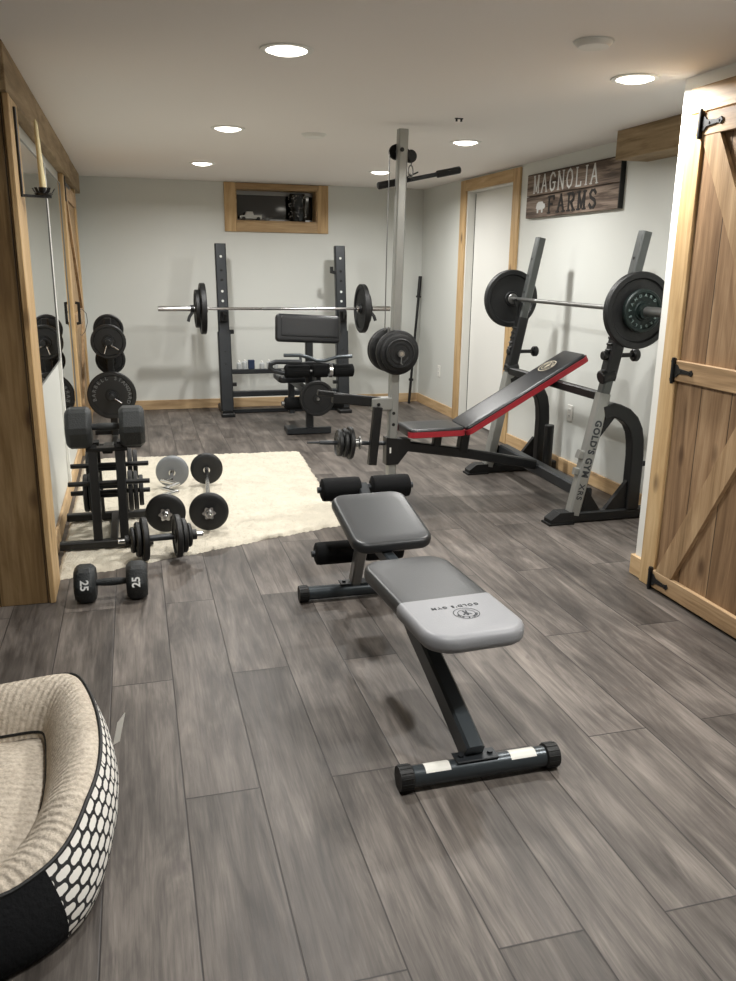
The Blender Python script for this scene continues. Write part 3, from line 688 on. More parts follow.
# emblem on the cover, read from the far side
Me = Mp @ Matrix.Translation((0.012, -0.188, 0.0282)) @ Matrix.Rotation(PI, 4, 'Z')
mb = MB()
for ro, ri in ((0.038, 0.0355), (0.0255, 0.0235)):
    N = 40
    for i in range(N):
        a, b = 2*PI*i/N, 2*PI*(i+1)/N
        vs = [mb.bm.verts.new(Me @ V((q*math.cos(c)*1.08, q*math.sin(c), 0.0004))) for q, c in ((ro, a), (ro, b), (ri, b), (ri, a))]; mb.bm.faces.new(vs)
def disc(mb, M, x, y, sx, sy, rot=0, n=14):
    vs = [mb.bm.verts.new(M @ V((x+sx*math.cos(2*PI*i/n)*math.cos(rot)-sy*math.sin(2*PI*i/n)*math.sin(rot), y+sx*math.cos(2*PI*i/n)*math.sin(rot)+sy*math.sin(2*PI*i/n)*math.cos(rot), 0.0004))) for i in range(n)]; mb.bm.faces.new(vs)
disc(mb, Me, 0, 0.011, 0.004, 0.0045); disc(mb, Me, 0, 0.001, 0.007, 0.008); disc(mb, Me, -0.004, -0.012, 0.003, 0.008, -0.2); disc(mb, Me, 0.004, -0.012, 0.003, 0.008, 0.2)
disc(mb, Me, -0.010, 0.006, 0.003, 0.007, 0.7); disc(mb, Me, 0.010, 0.006, 0.003, 0.007, -0.7)
merge(mb, text_bm("GOLD'S GYM", 0.021, 0.0003, Me @ Matrix.Translation((0.012, -0.056, 0.0006)), bold=0.0004, spacing=1.35))
cc, axx, ayy = Me @ V((0, 0, 0.0006)), (Me.to_3x3() @ V((1, 0, 0))), (Me.to_3x3() @ V((0, 1, 0)))
merge(mb, ring_text("GOLD'S GYM", 0.0300, 0.0095, cc, axx, ayy, 165, 15, 0.0002))
part('emblem', mb, M_INK, t, 'dark round emblem and lettering', 0)
Mh = basis((0.893, 2.965, 0.455), (1, 0.03, 0.012), (-0.03, 1, 0.24))
part('seat_pad', MB().pad(rrect(0.320, 0.40, 0.06, 8), 0.048, Mh, 0.019), M_VINYL, t, 'charcoal vinyl upper pad', 60)
part('seat_bracket', MB().box((XB-0.01, 2.92, 0.395), (0.16, 0.20, 0.02), 0.003), M_CHAR, t)
for z, x0, x1, gap in ((0.492, 0.736, 1.136, 0.05), (0.202, 0.708, 1.112, 0.05)):
    xm = (x0+x1)/2; y = 3.335
    ro = part('foam_roller_bar', MB().cyl((x0-0.012, y, z), (x1+0.012, y, z), 0.009, 12).cyl((x0-0.016, y, z), (x0-0.001, y, z), 0.014, 12).cyl((x1+0.001, y, z), (x1+0.016, y, z), 0.014, 12).cyl((xm-0.02, y, z), (xm+0.02, y, z), 0.017, 16), M_CHAR, t)
    for a, b in ((x0, xm-gap/2), (xm+gap/2, x1)):
        part('foam_roller', MB().lathe([(0.0095, 0), (0.036, 0), (0.049, 0.006), (0.051, 0.02), (0.051, b-a-0.02), (0.049, b-a-0.006), (0.036, b-a), (0.0095, b-a)], (a, y, z), (1, 0, 0), 28), M_FOAM, t, 'black foam roller')

# ------------------------------------------------------------------ leaning bench rack on the right
YA, YC, YBk = 4.07, 4.71, 5.29
def ux(z): return 2.395+(z-0.05)*0.1935
t = thing('leaning_bench_rack', 'silver and black leaning rack with red-edged bench and tall silver lat tower', 'weight bench', (2.5, YC, 0))
for y in (YA, YBk):
    s = -1 if y == YA else 1
    q = 0.0 if y == YA else -0.10
    part('upper_upright', MB().bar([(ux(0.70), y, 0.70), (ux(1.63), y, 1.63)], 0.060, 0.058, up=(1, 0, -0.19)), M_GUN, t)
    part('upright', MB().bar([(ux(0.05), y, 0.05), (ux(0.755+q*0.35), y, 0.755+q*0.35)], 0.068, 0.070, up=(1, 0, -0.19)), M_SILVER, t)
    for z in (1.27, 1.38, 1.49): part('pin_hole', MB().cyl((ux(z)-0.026, y, z), (ux(z)-0.031, y, z), 0.009, 12), M_BLACK, t)
    mb = MB().bar([(ux(0.83+q), y, 0.83+q), (ux(1.13+q*0.3), y, 1.13+q*0.3)], 0.074, 0.076, up=(1, 0, -0.19))
    for k in range(6):
        z = 0.96+q+k*0.034; mb.box((ux(z)-0.042, y, z), (0.012, 0.05, 0.014), 0.003)
    part('adjuster_sleeve', mb, M_BLACK, t)
    part('sleeve_knob', MB().cyl((ux(0.85)-0.052, y-0.005, 0.842+q), (ux(0.85)+0.03, y-0.005, 0.865+q), 0.040, 14, 0.006), M_BLACK, t)
    part('bar_hook', MB().bar([(ux(1.13)-0.036, y, 1.06), (ux(1.13)-0.030, y, 1.15), (ux(1.13)-0.030, y, 1.195)], 0.03, 0.014, up=(1, 0, 0)).bar([(ux(1.13)-0.022, y, 1.200), (ux(1.13)-0.050, y, 1.192), (ux(1.13)-0.062, y, 1.225)], 0.034, 0.010, up=(0, 1, 0)), M_BLACK, t)
    mb = MB().cyl((ux(0.966)+0.030, y, 0.966+q), (ux(0.966)+0.150, y, 0.966+q), 0.013, 14).cyl((ux(0.966)+0.120, y, 0.966+q), (ux(0.966)+0.158, y, 0.966+q), 0.036, 22, 0.008)
    part('safety_knob', mb, M_BLACK, t)
    part('knob_cap', MB().cyl((ux(0.966)-0.070, y, 0.966+q), (ux(0.966)-0.036, y, 0.966+q), 0.025, 18, 0.004), M_BLACK, t)
    # foot, toe and rear arch
    part('base_foot', MB().bar([(2.33, y, 0.036), (2.93 if s > 0 else 2.90, y, 0.036)], 0.064, 0.062), M_BLACK, t)
    Mf = basis((2.325, y, 0.0), (1, 0, 0), (0, 0, 1))
    part('rubber_toe', MB().prism([(-0.085, 0.004), (0.06, 0.004), (0.06, 0.072), (-0.03, 0.072), (-0.085, 0.032)], 0.084, Mf).prism([(-0.098, 0.0), (0.062, 0.0), (0.062, 0.012), (-0.098, 0.012)], 0.098, Mf), M_RUBBER, t, smooth=0)
    arch = [(a_-(0.034 if y == YA and a_ > 2.64 else 0), b_, c_) for a_, b_, c_ in [(ux(0.645)+0.02, y, 0.645), (2.59, y, 0.660), (2.655, y, 0.652), (2.71, y, 0.628), (2.755, y, 0.588), (2.785, y, 0.535), (2.80, y, 0.47), (2.808, y, 0.38), (2.808, y, 0.20), (2.808, y, 0.066)]]
    part('rear_arch', MB().sweep(arch, [(0.041, -0.030), (0.041, 0.030), (0.035, 0.036), (-0.035, 0.036), (-0.041, 0.030), (-0.041, -0.030), (-0.035, -0.036), (0.035, -0.036)], up=(0, 1, 0)), M_BLACK, t)
    g = MB(); Mg = basis((0, y, 0), (1, 0, 0), (0, 0, 1))
    for tri in ([(ux(0.50)+0.033, 0.49), (ux(0.62)+0.033, 0.62), (2.62, 0.625)], [(ux(0.22)+0.03, 0.22), (ux(0.066)+0.032, 0.066), (2.57, 0.066)], [(2.60, 0.066), (2.745, 0.066), (2.745, 0.25)]):
        part('gusset', MB().prism(tri, 0.03, Mg), M_BLACK, t, smooth=0)
# brand lettering on the near upright
tx = V((0.1935, 0, 1)).normalized()
part('lettering', text_bm("GOLD'S GYM", 0.056, 0.0006, basis((ux(0.44)-0.004, YA-0.0346, 0.44), -tx, (1, 0, 0)), bold=0.0024, spacing=1.15, sx=0.92), M_INK, t, 'black vertical lettering', 0)
part('lettering', text_bm("XRS", 0.048, 0.0006, basis((ux(0.19)-0.004, YA-0.0346, 0.19), -tx, (1, 0, 0)), bold=0.001, spacing=1.2), M_INK, t, 'small black lettering', 0)
part('upper_crossbar', MB().bar([(ux(0.735)-0.002, YA+0.034, 0.735), (ux(0.735)-0.002, YBk-0.034, 0.735)], 0.045, 0.05), M_BLACK, t)
part('lower_crossbar', MB().bar([(ux(0.2)+0.075, YA+0.034, 0.155), (ux(0.2)+0.075, YBk-0.034, 0.175)], 0.07, 0.075), M_CHAR, t)
part('plate_catch', MB().bar([(ux(0.40)-0.030, YA, 0.40), (ux(0.40)-0.062, YA, 0.41)], 0.04, 0.05), M_SILVER, t)
part('plate_catch', MB().bar([(ux(0.31)-0.030, YA, 0.305), (ux(0.31)-0.062, YA, 0.31)], 0.03, 0.04), M_SILVER, t)
part('storage_post', MB().cyl((2.80, 5.16, 0.02), (2.80, 5.16, 0.36), 0.033, 22, 0.004).cyl((2.80, 5.16, 0.0), (2.80, 5.16, 0.02), 0.05, 22, 0.004), M_BLACK, t)
part('storage_peg', MB().cyl((2.812, YA, 0.33), (2.865, YA, 0.33), 0.016, 14, 0.003), M_BLACK, t)
# bench rails and pads
part('bench_rail', MB().bar([(1.56, YC, 0.362), (2.0, YC, 0.290), (ux(0.2)+0.04, YC, 0.195)], 0.055, 0.062), M_BLACK, t)
part('seat_support', MB().bar([(1.775, YC, 0.33), (1.785, YC, 0.43)], 0.05, 0.05, up=(0, 1, 0)), M_BLACK, t)
part('seat_support', MB().bar([(1.95, YC, 0.31), (1.965, YC, 0.43)], 0.06, 0.07, up=(0, 1, 0)), M_BLACK, t)
part('backrest_support', MB().bar([(2.0, YC, 0.44), (2.62, YC, 0.80)], 0.04, 0.035, up=(0, 0, 1)), M_BLACK, t)
def red_pad(name, c, xa, w, l, taper, lab):
    M = basis(c, (0, 1, 0), xa)          # local y runs along the bench
    M = basis(c, V((0, -1, 0)), xa)
    p = part(name, MB().pad(rrect(w-0.006, l-0.006, 0.03, 6, taper), 0.058, M, 0.016), M_VINYL2, t, lab, 60)
    ol = rrect(w+0.001, l+0.001, 0.033, 6, taper)
    for s_ in (-1, 1):
        line = [(x, y) for x, y in ol if x*s_ > w*0.36]; line.sort(key=lambda v: v[1]*s_)
        q = MB().sweep([M @ V((x, y, -0.004)) for x, y in line], [(-0.004, -0.018), (0.006, -0.018), (0.008, -0.01), (0.009, 0), (0.008, 0.009), (0.004, 0.015), (-0.004, 0.016)], up=M.to_3x3() @ V((0, 0, 1)))
        part('red_band', q, M_RED, p, 'red vinyl side band', 50)
red_pad('seat', (1.735, YC, 0.458), (1, 0, 0.01), 0.285, 0.36, 0.0, 'black vinyl seat with red edge')
bx, bz = 2.715-1.925, 0.915-0.468
red_pad('backrest', ((2.715+1.925)/2, YC, (0.915+0.468)/2-0.015), (bx, 0, bz), 0.28, 0.905, 0.0, 'long black vinyl backrest with red edge')
Mb_ = basis((2.515-0.006, YC, 0.826+0.0075), (0, -1, 0), (bx, 0, bz))
mb = MB()
for ro, ri in ((0.062, 0.056), (0.040, 0.036)):
    N = 36
    for i in range(N):
        a, b = 2*PI*i/N, 2*PI*(i+1)/N
        mb.bm.faces.new([mb.bm.verts.new(Mb_ @ V((q*math.cos(c), q*math.sin(c), 0.0012))) for q, c in ((ro, a), (ro, b), (ri, b), (ri, a))])
disc(mb, Mb_ @ Matrix.Translation((0, 0, 0.0008)), 0, 0.006, 0.014, 0.012); disc(mb, Mb_ @ Matrix.Translation((0, 0, 0.0008)), 0, -0.012, 0.009, 0.012); disc(mb, Mb_ @ Matrix.Translation((0, 0, 0.0008)), 0, 0.024, 0.006, 0.006)
cc = Mb_ @ V((0, 0, 0.0014)); merge(mb, ring_text("GOLD'S GYM", 0.048, 0.017, cc, Mb_.to_3x3() @ V((1, 0, 0)), Mb_.to_3x3() @ V((0, 1, 0)), 170, 10, 0.0002))
part('emblem', mb, mat('beige_print', '#b3aa96', 0.6), t, 'pale round emblem on the backrest', 0)
# lat tower
TX = 1.495
part('tower_post', MB().bar([(TX-0.015, YC, 0.03), (TX+0.016, YC, 2.17)], 0.056, 0.056, up=(1, 0, 0)), M_SILVER, t, 'tall silver square post')
for z in (0.50, 0.57): part('pin_hole', MB().cyl((TX-0.010, YC-0.026, z), (TX-0.010, YC-0.0305, z), 0.010, 12), M_BLACK, t)
part('tower_foot', MB().bar([(TX-0.02, YC-0.20, 0.03), (TX-0.02, YC+0.20, 0.03)], 0.07, 0.05), M_CHAR, t)
Mt = basis((0, YC-0.001, 0), (1, 0, 0), (0, 0, 1))
part('tower_bracket', MB().prism([(TX-0.055, 0.42), (TX+0.10, 0.405), (TX+0.10, 0.35), (TX+0.02, 0.25), (TX-0.055, 0.25)], 0.075, Mt), M_BLACK, t, smooth=0)
part('pin_slot', MB().b2(TX-0.035, TX-0.025, YC-0.041, YC-0.0395, 0.325, 0.36), M_PAPER, t)
part('arm_bracket', MB().box((TX-0.085, YC, 0.628), (0.13, 0.078, 0.075), 0.006), M_SILVER, t)
part('bracket_bolt', MB().cyl((1.385, YC-0.039, 0.628), (1.385, YC-0.046, 0.628), 0.011, 6), M_BLACK, t)
part('leg_arm', MB().bar([(1.41, YC, 0.635), (1.11, YC, 0.672)], 0.05, 0.06).bar([(1.13, YC, 0.690), (1.02, YC, 0.705)], 0.035, 0.03), M_BLACK, t)
part('leg_lever', MB().bar([(1.375, YC-0.056, 0.615), (1.343, YC-0.056, 0.265)], 0.05, 0.052, up=(1, 0, 0)), M_BLACK, t)
part('plate_horn', MB().cyl((1.47, YC+0.002, 0.378), (1.03, YC+0.002, 0.402), 0.013, 16).cyl((1.03, YC+0.002, 0.402), (0.955, YC+0.002, 0.405), 0.007, 12), M_CHAR, t)
part('horn_collar', MB().lathe([(0.0138, -0.02), (0.024, -0.02), (0.024, 0.02), (0.040, 0.022), (0.040, 0.030), (0.0138, 0.030)], (1.252, YC+0.002, 0.390), (1, 0, -0.05), 20), M_STEEL, t)
part('carriage', MB().bar([(TX-0.003, YC, 0.82), (TX-0.003, YC, 1.03)], 0.074, 0.08, up=(1, 0, 0)), M_CHAR, t)
part('carriage_peg', MB().cyl((TX-0.010, YC-0.16, 0.940), (TX-0.010, YC+0.16, 0.940), 0.0125, 16), M_CHROME, t)
pul = thing  # pulley wheel and lat cable
part('pulley', MB().lathe([(0.008, -0.007), (0.030, -0.008), (0.040, -0.011), (0.042, -0.009), (0.036, 0), (0.042, 0.009), (0.040, 0.011), (0.030, 0.008), (0.008, 0.007)], (TX-0.006, YC+0.044, 2.055), (0, 1, 0), 30).cyl((TX+0.004, YC-0.036, 2.06), (TX+0.004, YC+0.07, 2.06), 0.012, 12), M_BLACK, t)
part('pulley', MB().lathe([(0.006, -0.010), (0.030, -0.012), (0.035, -0.010), (0.030, 0), (0.035, 0.010), (0.030, 0.012), (0.006, 0.010)], (TX+0.075, YC+0.03, 2.035), (0, 1, 0), 24).bar([(TX+0.035, YC+0.012, 2.07), (TX+0.09, YC+0.012, 2.01)], 0.006, 0.03), M_BLACK, t)
part('cable', MB().tube([(TX-0.044, YC+0.044, 2.055), (TX-0.052, YC+0.044, 1.5), (TX-0.055, YC+0.04, 1.06)], 0.0035, 8), M_STEEL, t)
part('cable', MB().tube([(TX+0.085, YC+0.03, 2.005), (TX+0.078, YC+0.03, 1.985)], 0.0035, 8), M_STEEL, t)
part('snap_link', MB().tube([(TX+0.078+0.014*math.sin(2*PI*k/16), YC+0.03, 1.955+0.032*math.cos(2*PI*k/16)) for k in range(16)], 0.004, 8, True), M_STEEL, t)
part('carriage_pin', MB().bar([(TX-0.055, YC-0.037, 1.02), (TX-0.055, YC-0.037, 1.085)], 0.01, 0.01, up=(1, 0, 0)), M_STEEL, t)

# lat pull-down bar
lb = thing('lat_bar', 'black lat pull-down bar hanging by a snap link near the post top', 'handle bar', (1.60, YC, 1.92))
LA, LBp = V((1.388, 4.775, 1.872)), V((1.890, 4.775, 1.980)); ld = (LBp-LA).normalized()
part('bar', MB().cyl(LA+ld*0.02, LBp-ld*0.02, 0.0125, 16), M_CHAR, lb)
for a, b in ((LA, LA+ld*0.13), (LBp-ld*0.15, LBp)): part('grip', MB().cyl(a, b, 0.0205, 18, 0.005), M_RUBBER, lb)
part('hanger_eye', MB().tube([(1.580, 4.75, 1.905), (1.573, 4.745, 1.920), (1.570, 4.742, 1.935), (1.568, 4.741, 1.928), (1.60, 4.75, 1.91)], 0.004, 8).bar([(1.555, 4.765, 1.922), (1.625, 4.76, 1.955)], 0.008, 0.008), M_CHAR, lb)
# stored plates on the tower
for dy, r, th, lab in ((-0.128, 0.086, 0.022, 'smallest black plate, outermost on the near side of the lat tower peg'), (-0.103, 0.112, 0.024, 'middle-sized black plate on the near side of the lat tower peg'), (-0.072, 0.132, 0.032, 'large black plate closest to the lat tower post on its near side'),
                       (0.072, 0.132, 0.032, 'black plate on the far side of the lat tower peg, nearest the post'), (0.110, 0.132, 0.032, 'black plate on the far end of the lat tower peg')):
    mb = plate(MB(), (TX-0.010, YC+dy, 0.940), (0, 1, 0), r, th, 0.0129, 1 if r > 0.11 else 2)
    solo('weight_plate', mb, M_IRON, lab, 'weight plate', (TX-0.010, YC+dy, 0.940), 'plates on the lat tower peg')
pc = (TX-0.010, YC-0.149, 0.940)
solo('spring_collar', MB().lathe([(0.0129, -0.008), (0.020, -0.008), (0.020, 0.008), (0.0129, 0.008)], pc, (0, 1, 0), 20).tube([(pc[0], pc[1]-0.006, 0.921), (pc[0]-0.003, pc[1]-0.010, 0.885), (pc[0]+0.007, pc[1]-0.010, 0.878)], 0.0035, 8), M_STEEL,
     'small steel spring clip on the outer end of the lat tower peg', 'collar', pc)
for x, r, lab in ((1.218, 0.100, 'larger black plate on the low leg lever horn, beside the collar'), (1.185, 0.088, 'middle black plate on the low leg lever horn'), (1.152, 0.082, 'outermost black plate on the low leg lever horn')):
    z = 0.378+(1.47-x)*0.0545
    solo('weight_plate', plate(MB(), (x, YC+0.002, z), (1, 0, -0.0545), r, 0.026, 0.0136, 2), M_IRON, lab, 'weight plate', (x, YC+0.002, z), 'plates on the leg lever horn')

# barbell on the leaning rack
BX, BZ = ux(1.13)-0.0440, 1.2225
t = thing('barbell', 'steel barbell with black plates resting on the leaning rack by the right wall', 'barbell', (BX, YC, BZ))
part('bar', MB().cyl((BX, 3.895, BZ), (BX, 5.375, BZ), 0.0135, 18), M_STEEL, t)
part('sleeve', MB().cyl((BX, 3.56, BZ), (BX, 3.878, BZ), 0.0248, 22, 0.003).cyl((BX, 3.878, BZ), (BX, 3.896, BZ), 0.035, 22, 0.003), M_STEEL, t)
part('sleeve', MB().cyl((BX, 5.385, BZ), (BX, 5.71, BZ), 0.0248, 22, 0.003).cyl((BX, 5.368, BZ), (BX, 5.385, BZ), 0.035, 22, 0.003), M_STEEL, t)
def bplate(y, r, th, m, st, lab=None):
    return part('weight_plate', plate(MB(), (BX, y, BZ), (0, 1, 0), r, th, 0.0251, st, 56), m, t, lab)
bplate(3.855, 0.200, 0.040, M_IRON, 0); p2 = bplate(3.818, 0.112, 0.030, M_IRON2, 0, 'small worn greenish plate')
bplate(5.408, 0.197, 0.042, M_IRON, 0)
mb = ring_text('STANDARD BARBELL', 0.080, 0.022, (BX, 3.8035, BZ), (1, 0, 0), (0, 0, 1), 200, -140, 0.001)
part('raised_lettering', mb, mat('worn_letter_metal', '#6f7e7b', 0.5, metal=0.3), p2, 'worn grey raised lettering', 0)
part('collar', MB().lathe([(0.0252, -0.012), (0.040, -0.012), (0.040, 0.012), (0.0252, 0.012)], (BX, 3.786, BZ), (0, 1, 0), 22), M_IRON2, t)

# ------------------------------------------------------------------ power rack with bench at the back wall
RX0, RX1 = 0.828, 1.995
def ry(z): return 7.98+z*0.13
t = thing('squat_rack', 'charcoal two-post rack standing before the back wall, holding a loaded barbell', 'squat rack', (1.4, 8.0, 0))
for x in (RX0, RX1):
    part('upright', MB().bar([(x, ry(0.05), 0.05), (x, ry(0.8), 0.80)], 0.122, 0.085, up=(0, 1, 0)), M_CHAR, t)
    part('upper_upright', MB().bar([(x, ry(0.78), 0.78), (x, ry(1.615), 1.615)], 0.104, 0.070, up=(0, 1, 0)), M_CHAR, t)
    for k, z in enumerate((1.50, 1.375, 1.285, 1.18, 1.09)):
        thru = k in (0, 3, 4)
        part('pin_hole', MB().cyl((x, ry(z)-0.0345, z), (x, ry(z)-0.0370, z), 0.012, 14), M_WALL if thru else M_BLACK, t, 'pin hole with the pale wall showing through' if thru else None)
    for z in (0.62, 0.50): part('pin_hole', MB().cyl((x, ry(z)-0.0415, z), (x, ry(z)-0.0445, z), 0.008, 12), M_BLACK, t)
    part('foot', MB().bar([(x, 7.92, 0.03), (x, 8.40, 0.03)], 0.10, 0.055).box((x, 7.925, 0.018), (0.13, 0.10, 0.036), 0.006), M_BLACK, t)
    mb = MB().b2(x-0.035, x+0.035, 7.995, 8.085, 0.90, 1.00, 0.006).bar([(x, 8.02, 0.955), (x, 7.945, 0.955), (x, 7.925, 0.985)], 0.06, 0.02, up=(1, 0, 0))
    part('bar_hook', mb, M_BLACK, t)
    s = 1 if x == RX0 else -1
    part('safety_stub', MB().bar([(x+s*0.045, ry(0.78)+0.01, 0.80), (x+s*0.095, ry(0.78)+0.01, 0.80)], 0.04, 0.04).bar([(x+s*0.052, ry(0.3), 0.30), (x+s*0.10, ry(0.3), 0.30)], 0.035, 0.035), M_BLACK, t)
part('side_hook', MB().bar([(RX1-0.045, 8.155, 1.36), (RX1-0.085, 8.155, 1.37), (RX1-0.085, 8.155, 1.42)], 0.03, 0.03, up=(0, 1, 0)), M_BLACK, t)
part('crossbar', MB().bar([(RX0+0.05, ry(0.42)+0.05, 0.415), (RX1-0.05, ry(0.42)+0.05, 0.415)], 0.05, 0.045), M_CHAR, t)
part('crossbar', MB().bar([(RX0+0.05, ry(0.2)+0.02, 0.205), (RX1-0.05, ry(0.2)+0.02, 0.205)], 0.05, 0.055), M_CHAR, t)
part('base_tie', MB().bar([(RX0+0.05, 8.10, 0.022), (RX1-0.05, 8.10, 0.022)], 0.05, 0.035), M_CHAR, t)
ZC = 0.4385
solo('storage_box', MB().box((1.085, 8.085, ZC+0.045), (0.062, 0.05, 0.088), 0.004), M_BLUE, 'small navy box standing on the crossbar of the back rack', 'box', (1.085, 8.085, ZC))
for i, x in enumerate((0.965, 1.02, 1.19, 1.26, 1.33)):
    h = (0.075, 0.085, 0.070, 0.080, 0.072)[i]
    lab = ('small pale bottle nearest the left rack post on the crossbar', 'small pale bottle left of the navy box on the crossbar', 'small pale bottle just right of the navy box on the crossbar', 'middle of the small pale bottles right of the navy box', 'small pale bottle furthest right on the crossbar')[i]
    b = thing('small_bottle', lab, 'bottle', (x, 8.085, ZC), 'small pale bottles on the rack crossbar')
    part('bottle_body', MB().lathe([(0, 0), (0.022, 0), (0.024, 0.004), (0.024, h-0.02), (0.012, h-0.008), (0, h-0.008)], (x, 8.085, ZC+0.0005), n=18, closed=False), mat('frosted_pale_plastic', '#b4b8b9', 0.35), b)
    part('bottle_cap', MB().cyl((x, 8.085, ZC+h-0.0075), (x, 8.085, ZC+h+0.008), 0.011, 14, 0.002), M_PLASTW, b)

# barbell on the back rack
BY, BZ2 = 7.952, 1.0015+0.029
t = thing('barbell', 'chrome barbell with black plates resting on the rack at the back wall', 'barbell', (1.4, BY, BZ2))
BZ2 = 0.9985+0.0138+0.012
part('bar', MB().cyl((0.665, BY, BZ2), (2.13, BY, BZ2), 0.0138, 18), M_CHROME, t)
mb = MB().cyl((1.19, BY, BZ2), (1.36, BY, BZ2), 0.0143, 18).cyl((1.70, BY, BZ2), (1.715, BY, BZ2), 0.0145, 18)
part('knurling', mb, M_STEEL, t)
part('sleeve', MB().cyl((0.218, BY, BZ2), (0.652, BY, BZ2), 0.0248, 22, 0.003).cyl((0.652, BY, BZ2), (0.672, BY, BZ2), 0.036, 22, 0.003), M_CHROME, t)
part('sleeve', MB().cyl((2.145, BY, BZ2), (2.46, BY, BZ2), 0.0248, 22, 0.003).cyl((2.122, BY, BZ2), (2.145, BY, BZ2), 0.036, 22, 0.003), M_CHROME, t)
def bpl(x, r, th, st=0): part('weight_plate', plate(MB(), (x, BY, BZ2), (1, 0, 0), r, th, 0.0251, st, 52), M_IRON, t)
bpl(0.625, 0.235, 0.050); bpl(0.573, 0.175, 0.038); bpl(2.172, 0.235, 0.052); bpl(2.217, 0.155, 0.034)
def sclip(x, s):
    mb = MB().lathe([(0.0252, -0.018), (0.034, -0.018), (0.034, 0.018), (0.0252, 0.018)], (x, BY, BZ2), (1, 0, 0), 22)
    mb.bar([(x, BY-0.02, BZ2-0.03), (x-s*0.03, BY-0.035, BZ2-0.07), (x-s*0.045, BY-0.04, BZ2-0.115)], 0.028, 0.02, up=(0, 1, 0)); return mb
part('spring_collar', sclip(0.530, 1), M_BLACK, t); part('spring_collar', sclip(2.254, -1), M_BLACK, t)

# preacher curl bench in front of the back rack
PX, PY = 1.435, 7.0
t = thing('preacher_bench', 'black preacher curl bench with a tilted arm pad before the back rack', 'exercise bench', (PX, PY, 0))
part('foot', MB().bar([(1.225, 6.93, 0.033), (1.615, 6.93, 0.033)], 0.06, 0.055), M_CHAR, t)
part('foot_plate', MB().b2(1.235, 1.34, 6.97, 7.13, 0.0, 0.05, 0.006), M_CHAR, t)
part('post', MB().bar([(PX, 6.96, 0.06), (PX, 6.98, 0.86)], 0.062, 0.062, up=(0, 1, 0)), M_CHAR, t)
part('bench_beam', MB().bar([(PX, 7.02, 0.36), (PX, 7.84, 0.36), (PX, 7.84, 0.03)], 0.06, 0.06, up=(1, 0, 0)), M_CHAR, t)
Mq = basis((1.428, 6.985, 0.905), (1, 0, -0.045), (0, 0.16, 1))
part('arm_pad', MB().pad(rrect(0.56, 0.235, 0.035, 6), 0.07, Mq @ Matrix.Diagonal((1, 1, -1, 1)), 0.02).pad(rrect(0.50, 0.17, 0.02, 6), 0.012, Mq @ Matrix.Translation((0.012, 0.014, 0.036)), 0.005), M_VINYL2, t, 'black vinyl arm pad', 60)
part('seat_pad', MB().pad(rrect(0.34, 0.36, 0.05, 6), 0.06, basis((1.37, 7.32, 0.45), (1, 0, 0), (0, 1, 0)), 0.02), M_VINYL2, t, 'black vinyl seat', 60)
part('curl_rest', MB().bar([(1.22, 6.885, 0.60), (1.42, 6.885, 0.62), (1.64, 6.885, 0.60)], 0.03, 0.04).bar([(1.42, 6.955, 0.61), (1.42, 6.88, 0.61)], 0.05, 0.04), M_CHAR, t)
for z, x0, x1 in ((0.560, 1.20, 1.80), (0.285, 1.20, 1.72)):
    y = 6.86 if z > 0.5 else 6.875
    part('roller_bar', MB().cyl((x0-0.02, y, z), (x1+0.01, y, z), 0.011, 14).cyl((x0-0.028, y, z), (x0-0.001, y, z), 0.02, 14, 0.003), M_STEEL, t)
    gaps = ((x0, x0+0.215), (x0+0.24, x0+0.375), (x0+0.42, x1)) if z > 0.5 else ((x0, x0+0.20), (x0+0.29, x1))
    for a, b in gaps: part('foam_roller', MB().lathe([(0.0115, 0), (0.042, 0), (0.055, 0.008), (0.055, b-a-0.008), (0.042, b-a), (0.0115, b-a)], (a, y, z), (1, 0, 0), 26), M_FOAM, t)
part('chrome_band', MB().lathe([(0.0115, -0.012), (0.057, -0.014), (0.057, 0.014), (0.0115, 0.012)], (1.597, 6.86, 0.56), (1, 0, 0), 26), M_CHROME, t)
part('lever_arm', MB().bar([(1.50, 6.91, 0.56), (1.51, 6.905, 0.28)], 0.04, 0.04, up=(0, 1, 0)), M_CHAR, t)
part('plate_peg', MB().cyl((PX+0.03, 6.925, 0.335), (PX+0.03, 6.74, 0.335), 0.0125, 14), M_STEEL, t)
solo('weight_plate', plate(MB(), (PX+0.03, 6.79, 0.335), (0, -1, 0), 0.152, 0.034, 0.0128, 0), M_IRON, 'black plate hanging low on the front of the preacher bench', 'weight plate', (PX+0.03, 6.79, 0.335))
cb = thing('curl_bar', 'grey bent curl bar lying across the preacher bench above the foam rollers', 'curl bar', (1.4, 6.86, 0.66))
y = 6.83
part('bar', MB().tube([(1.19, y, 0.70), (1.33, y, 0.698), (1.40, y, 0.680), (1.47, y, 0.650), (1.54, y, 0.648), (1.60, y, 0.665), (1.66, y, 0.680), (1.78, y, 0.682)], 0.0150, 12), M_TUBE, cb)
part('handle_loop', MB().tube([(1.33, y-0.03, 0.645), (1.12, y-0.03, 0.650), (1.075, y-0.03, 0.635), (1.07, y-0.03, 0.60), (1.10, y-0.03, 0.575), (1.185, y-0.03, 0.555)], 0.020, 14), M_CHAR, cb, 'thick grey curved handle')
part('link', MB().bar([(1.33, y, 0.69), (1.33, y-0.03, 0.645)], 0.02, 0.02), M_CHAR, cb)

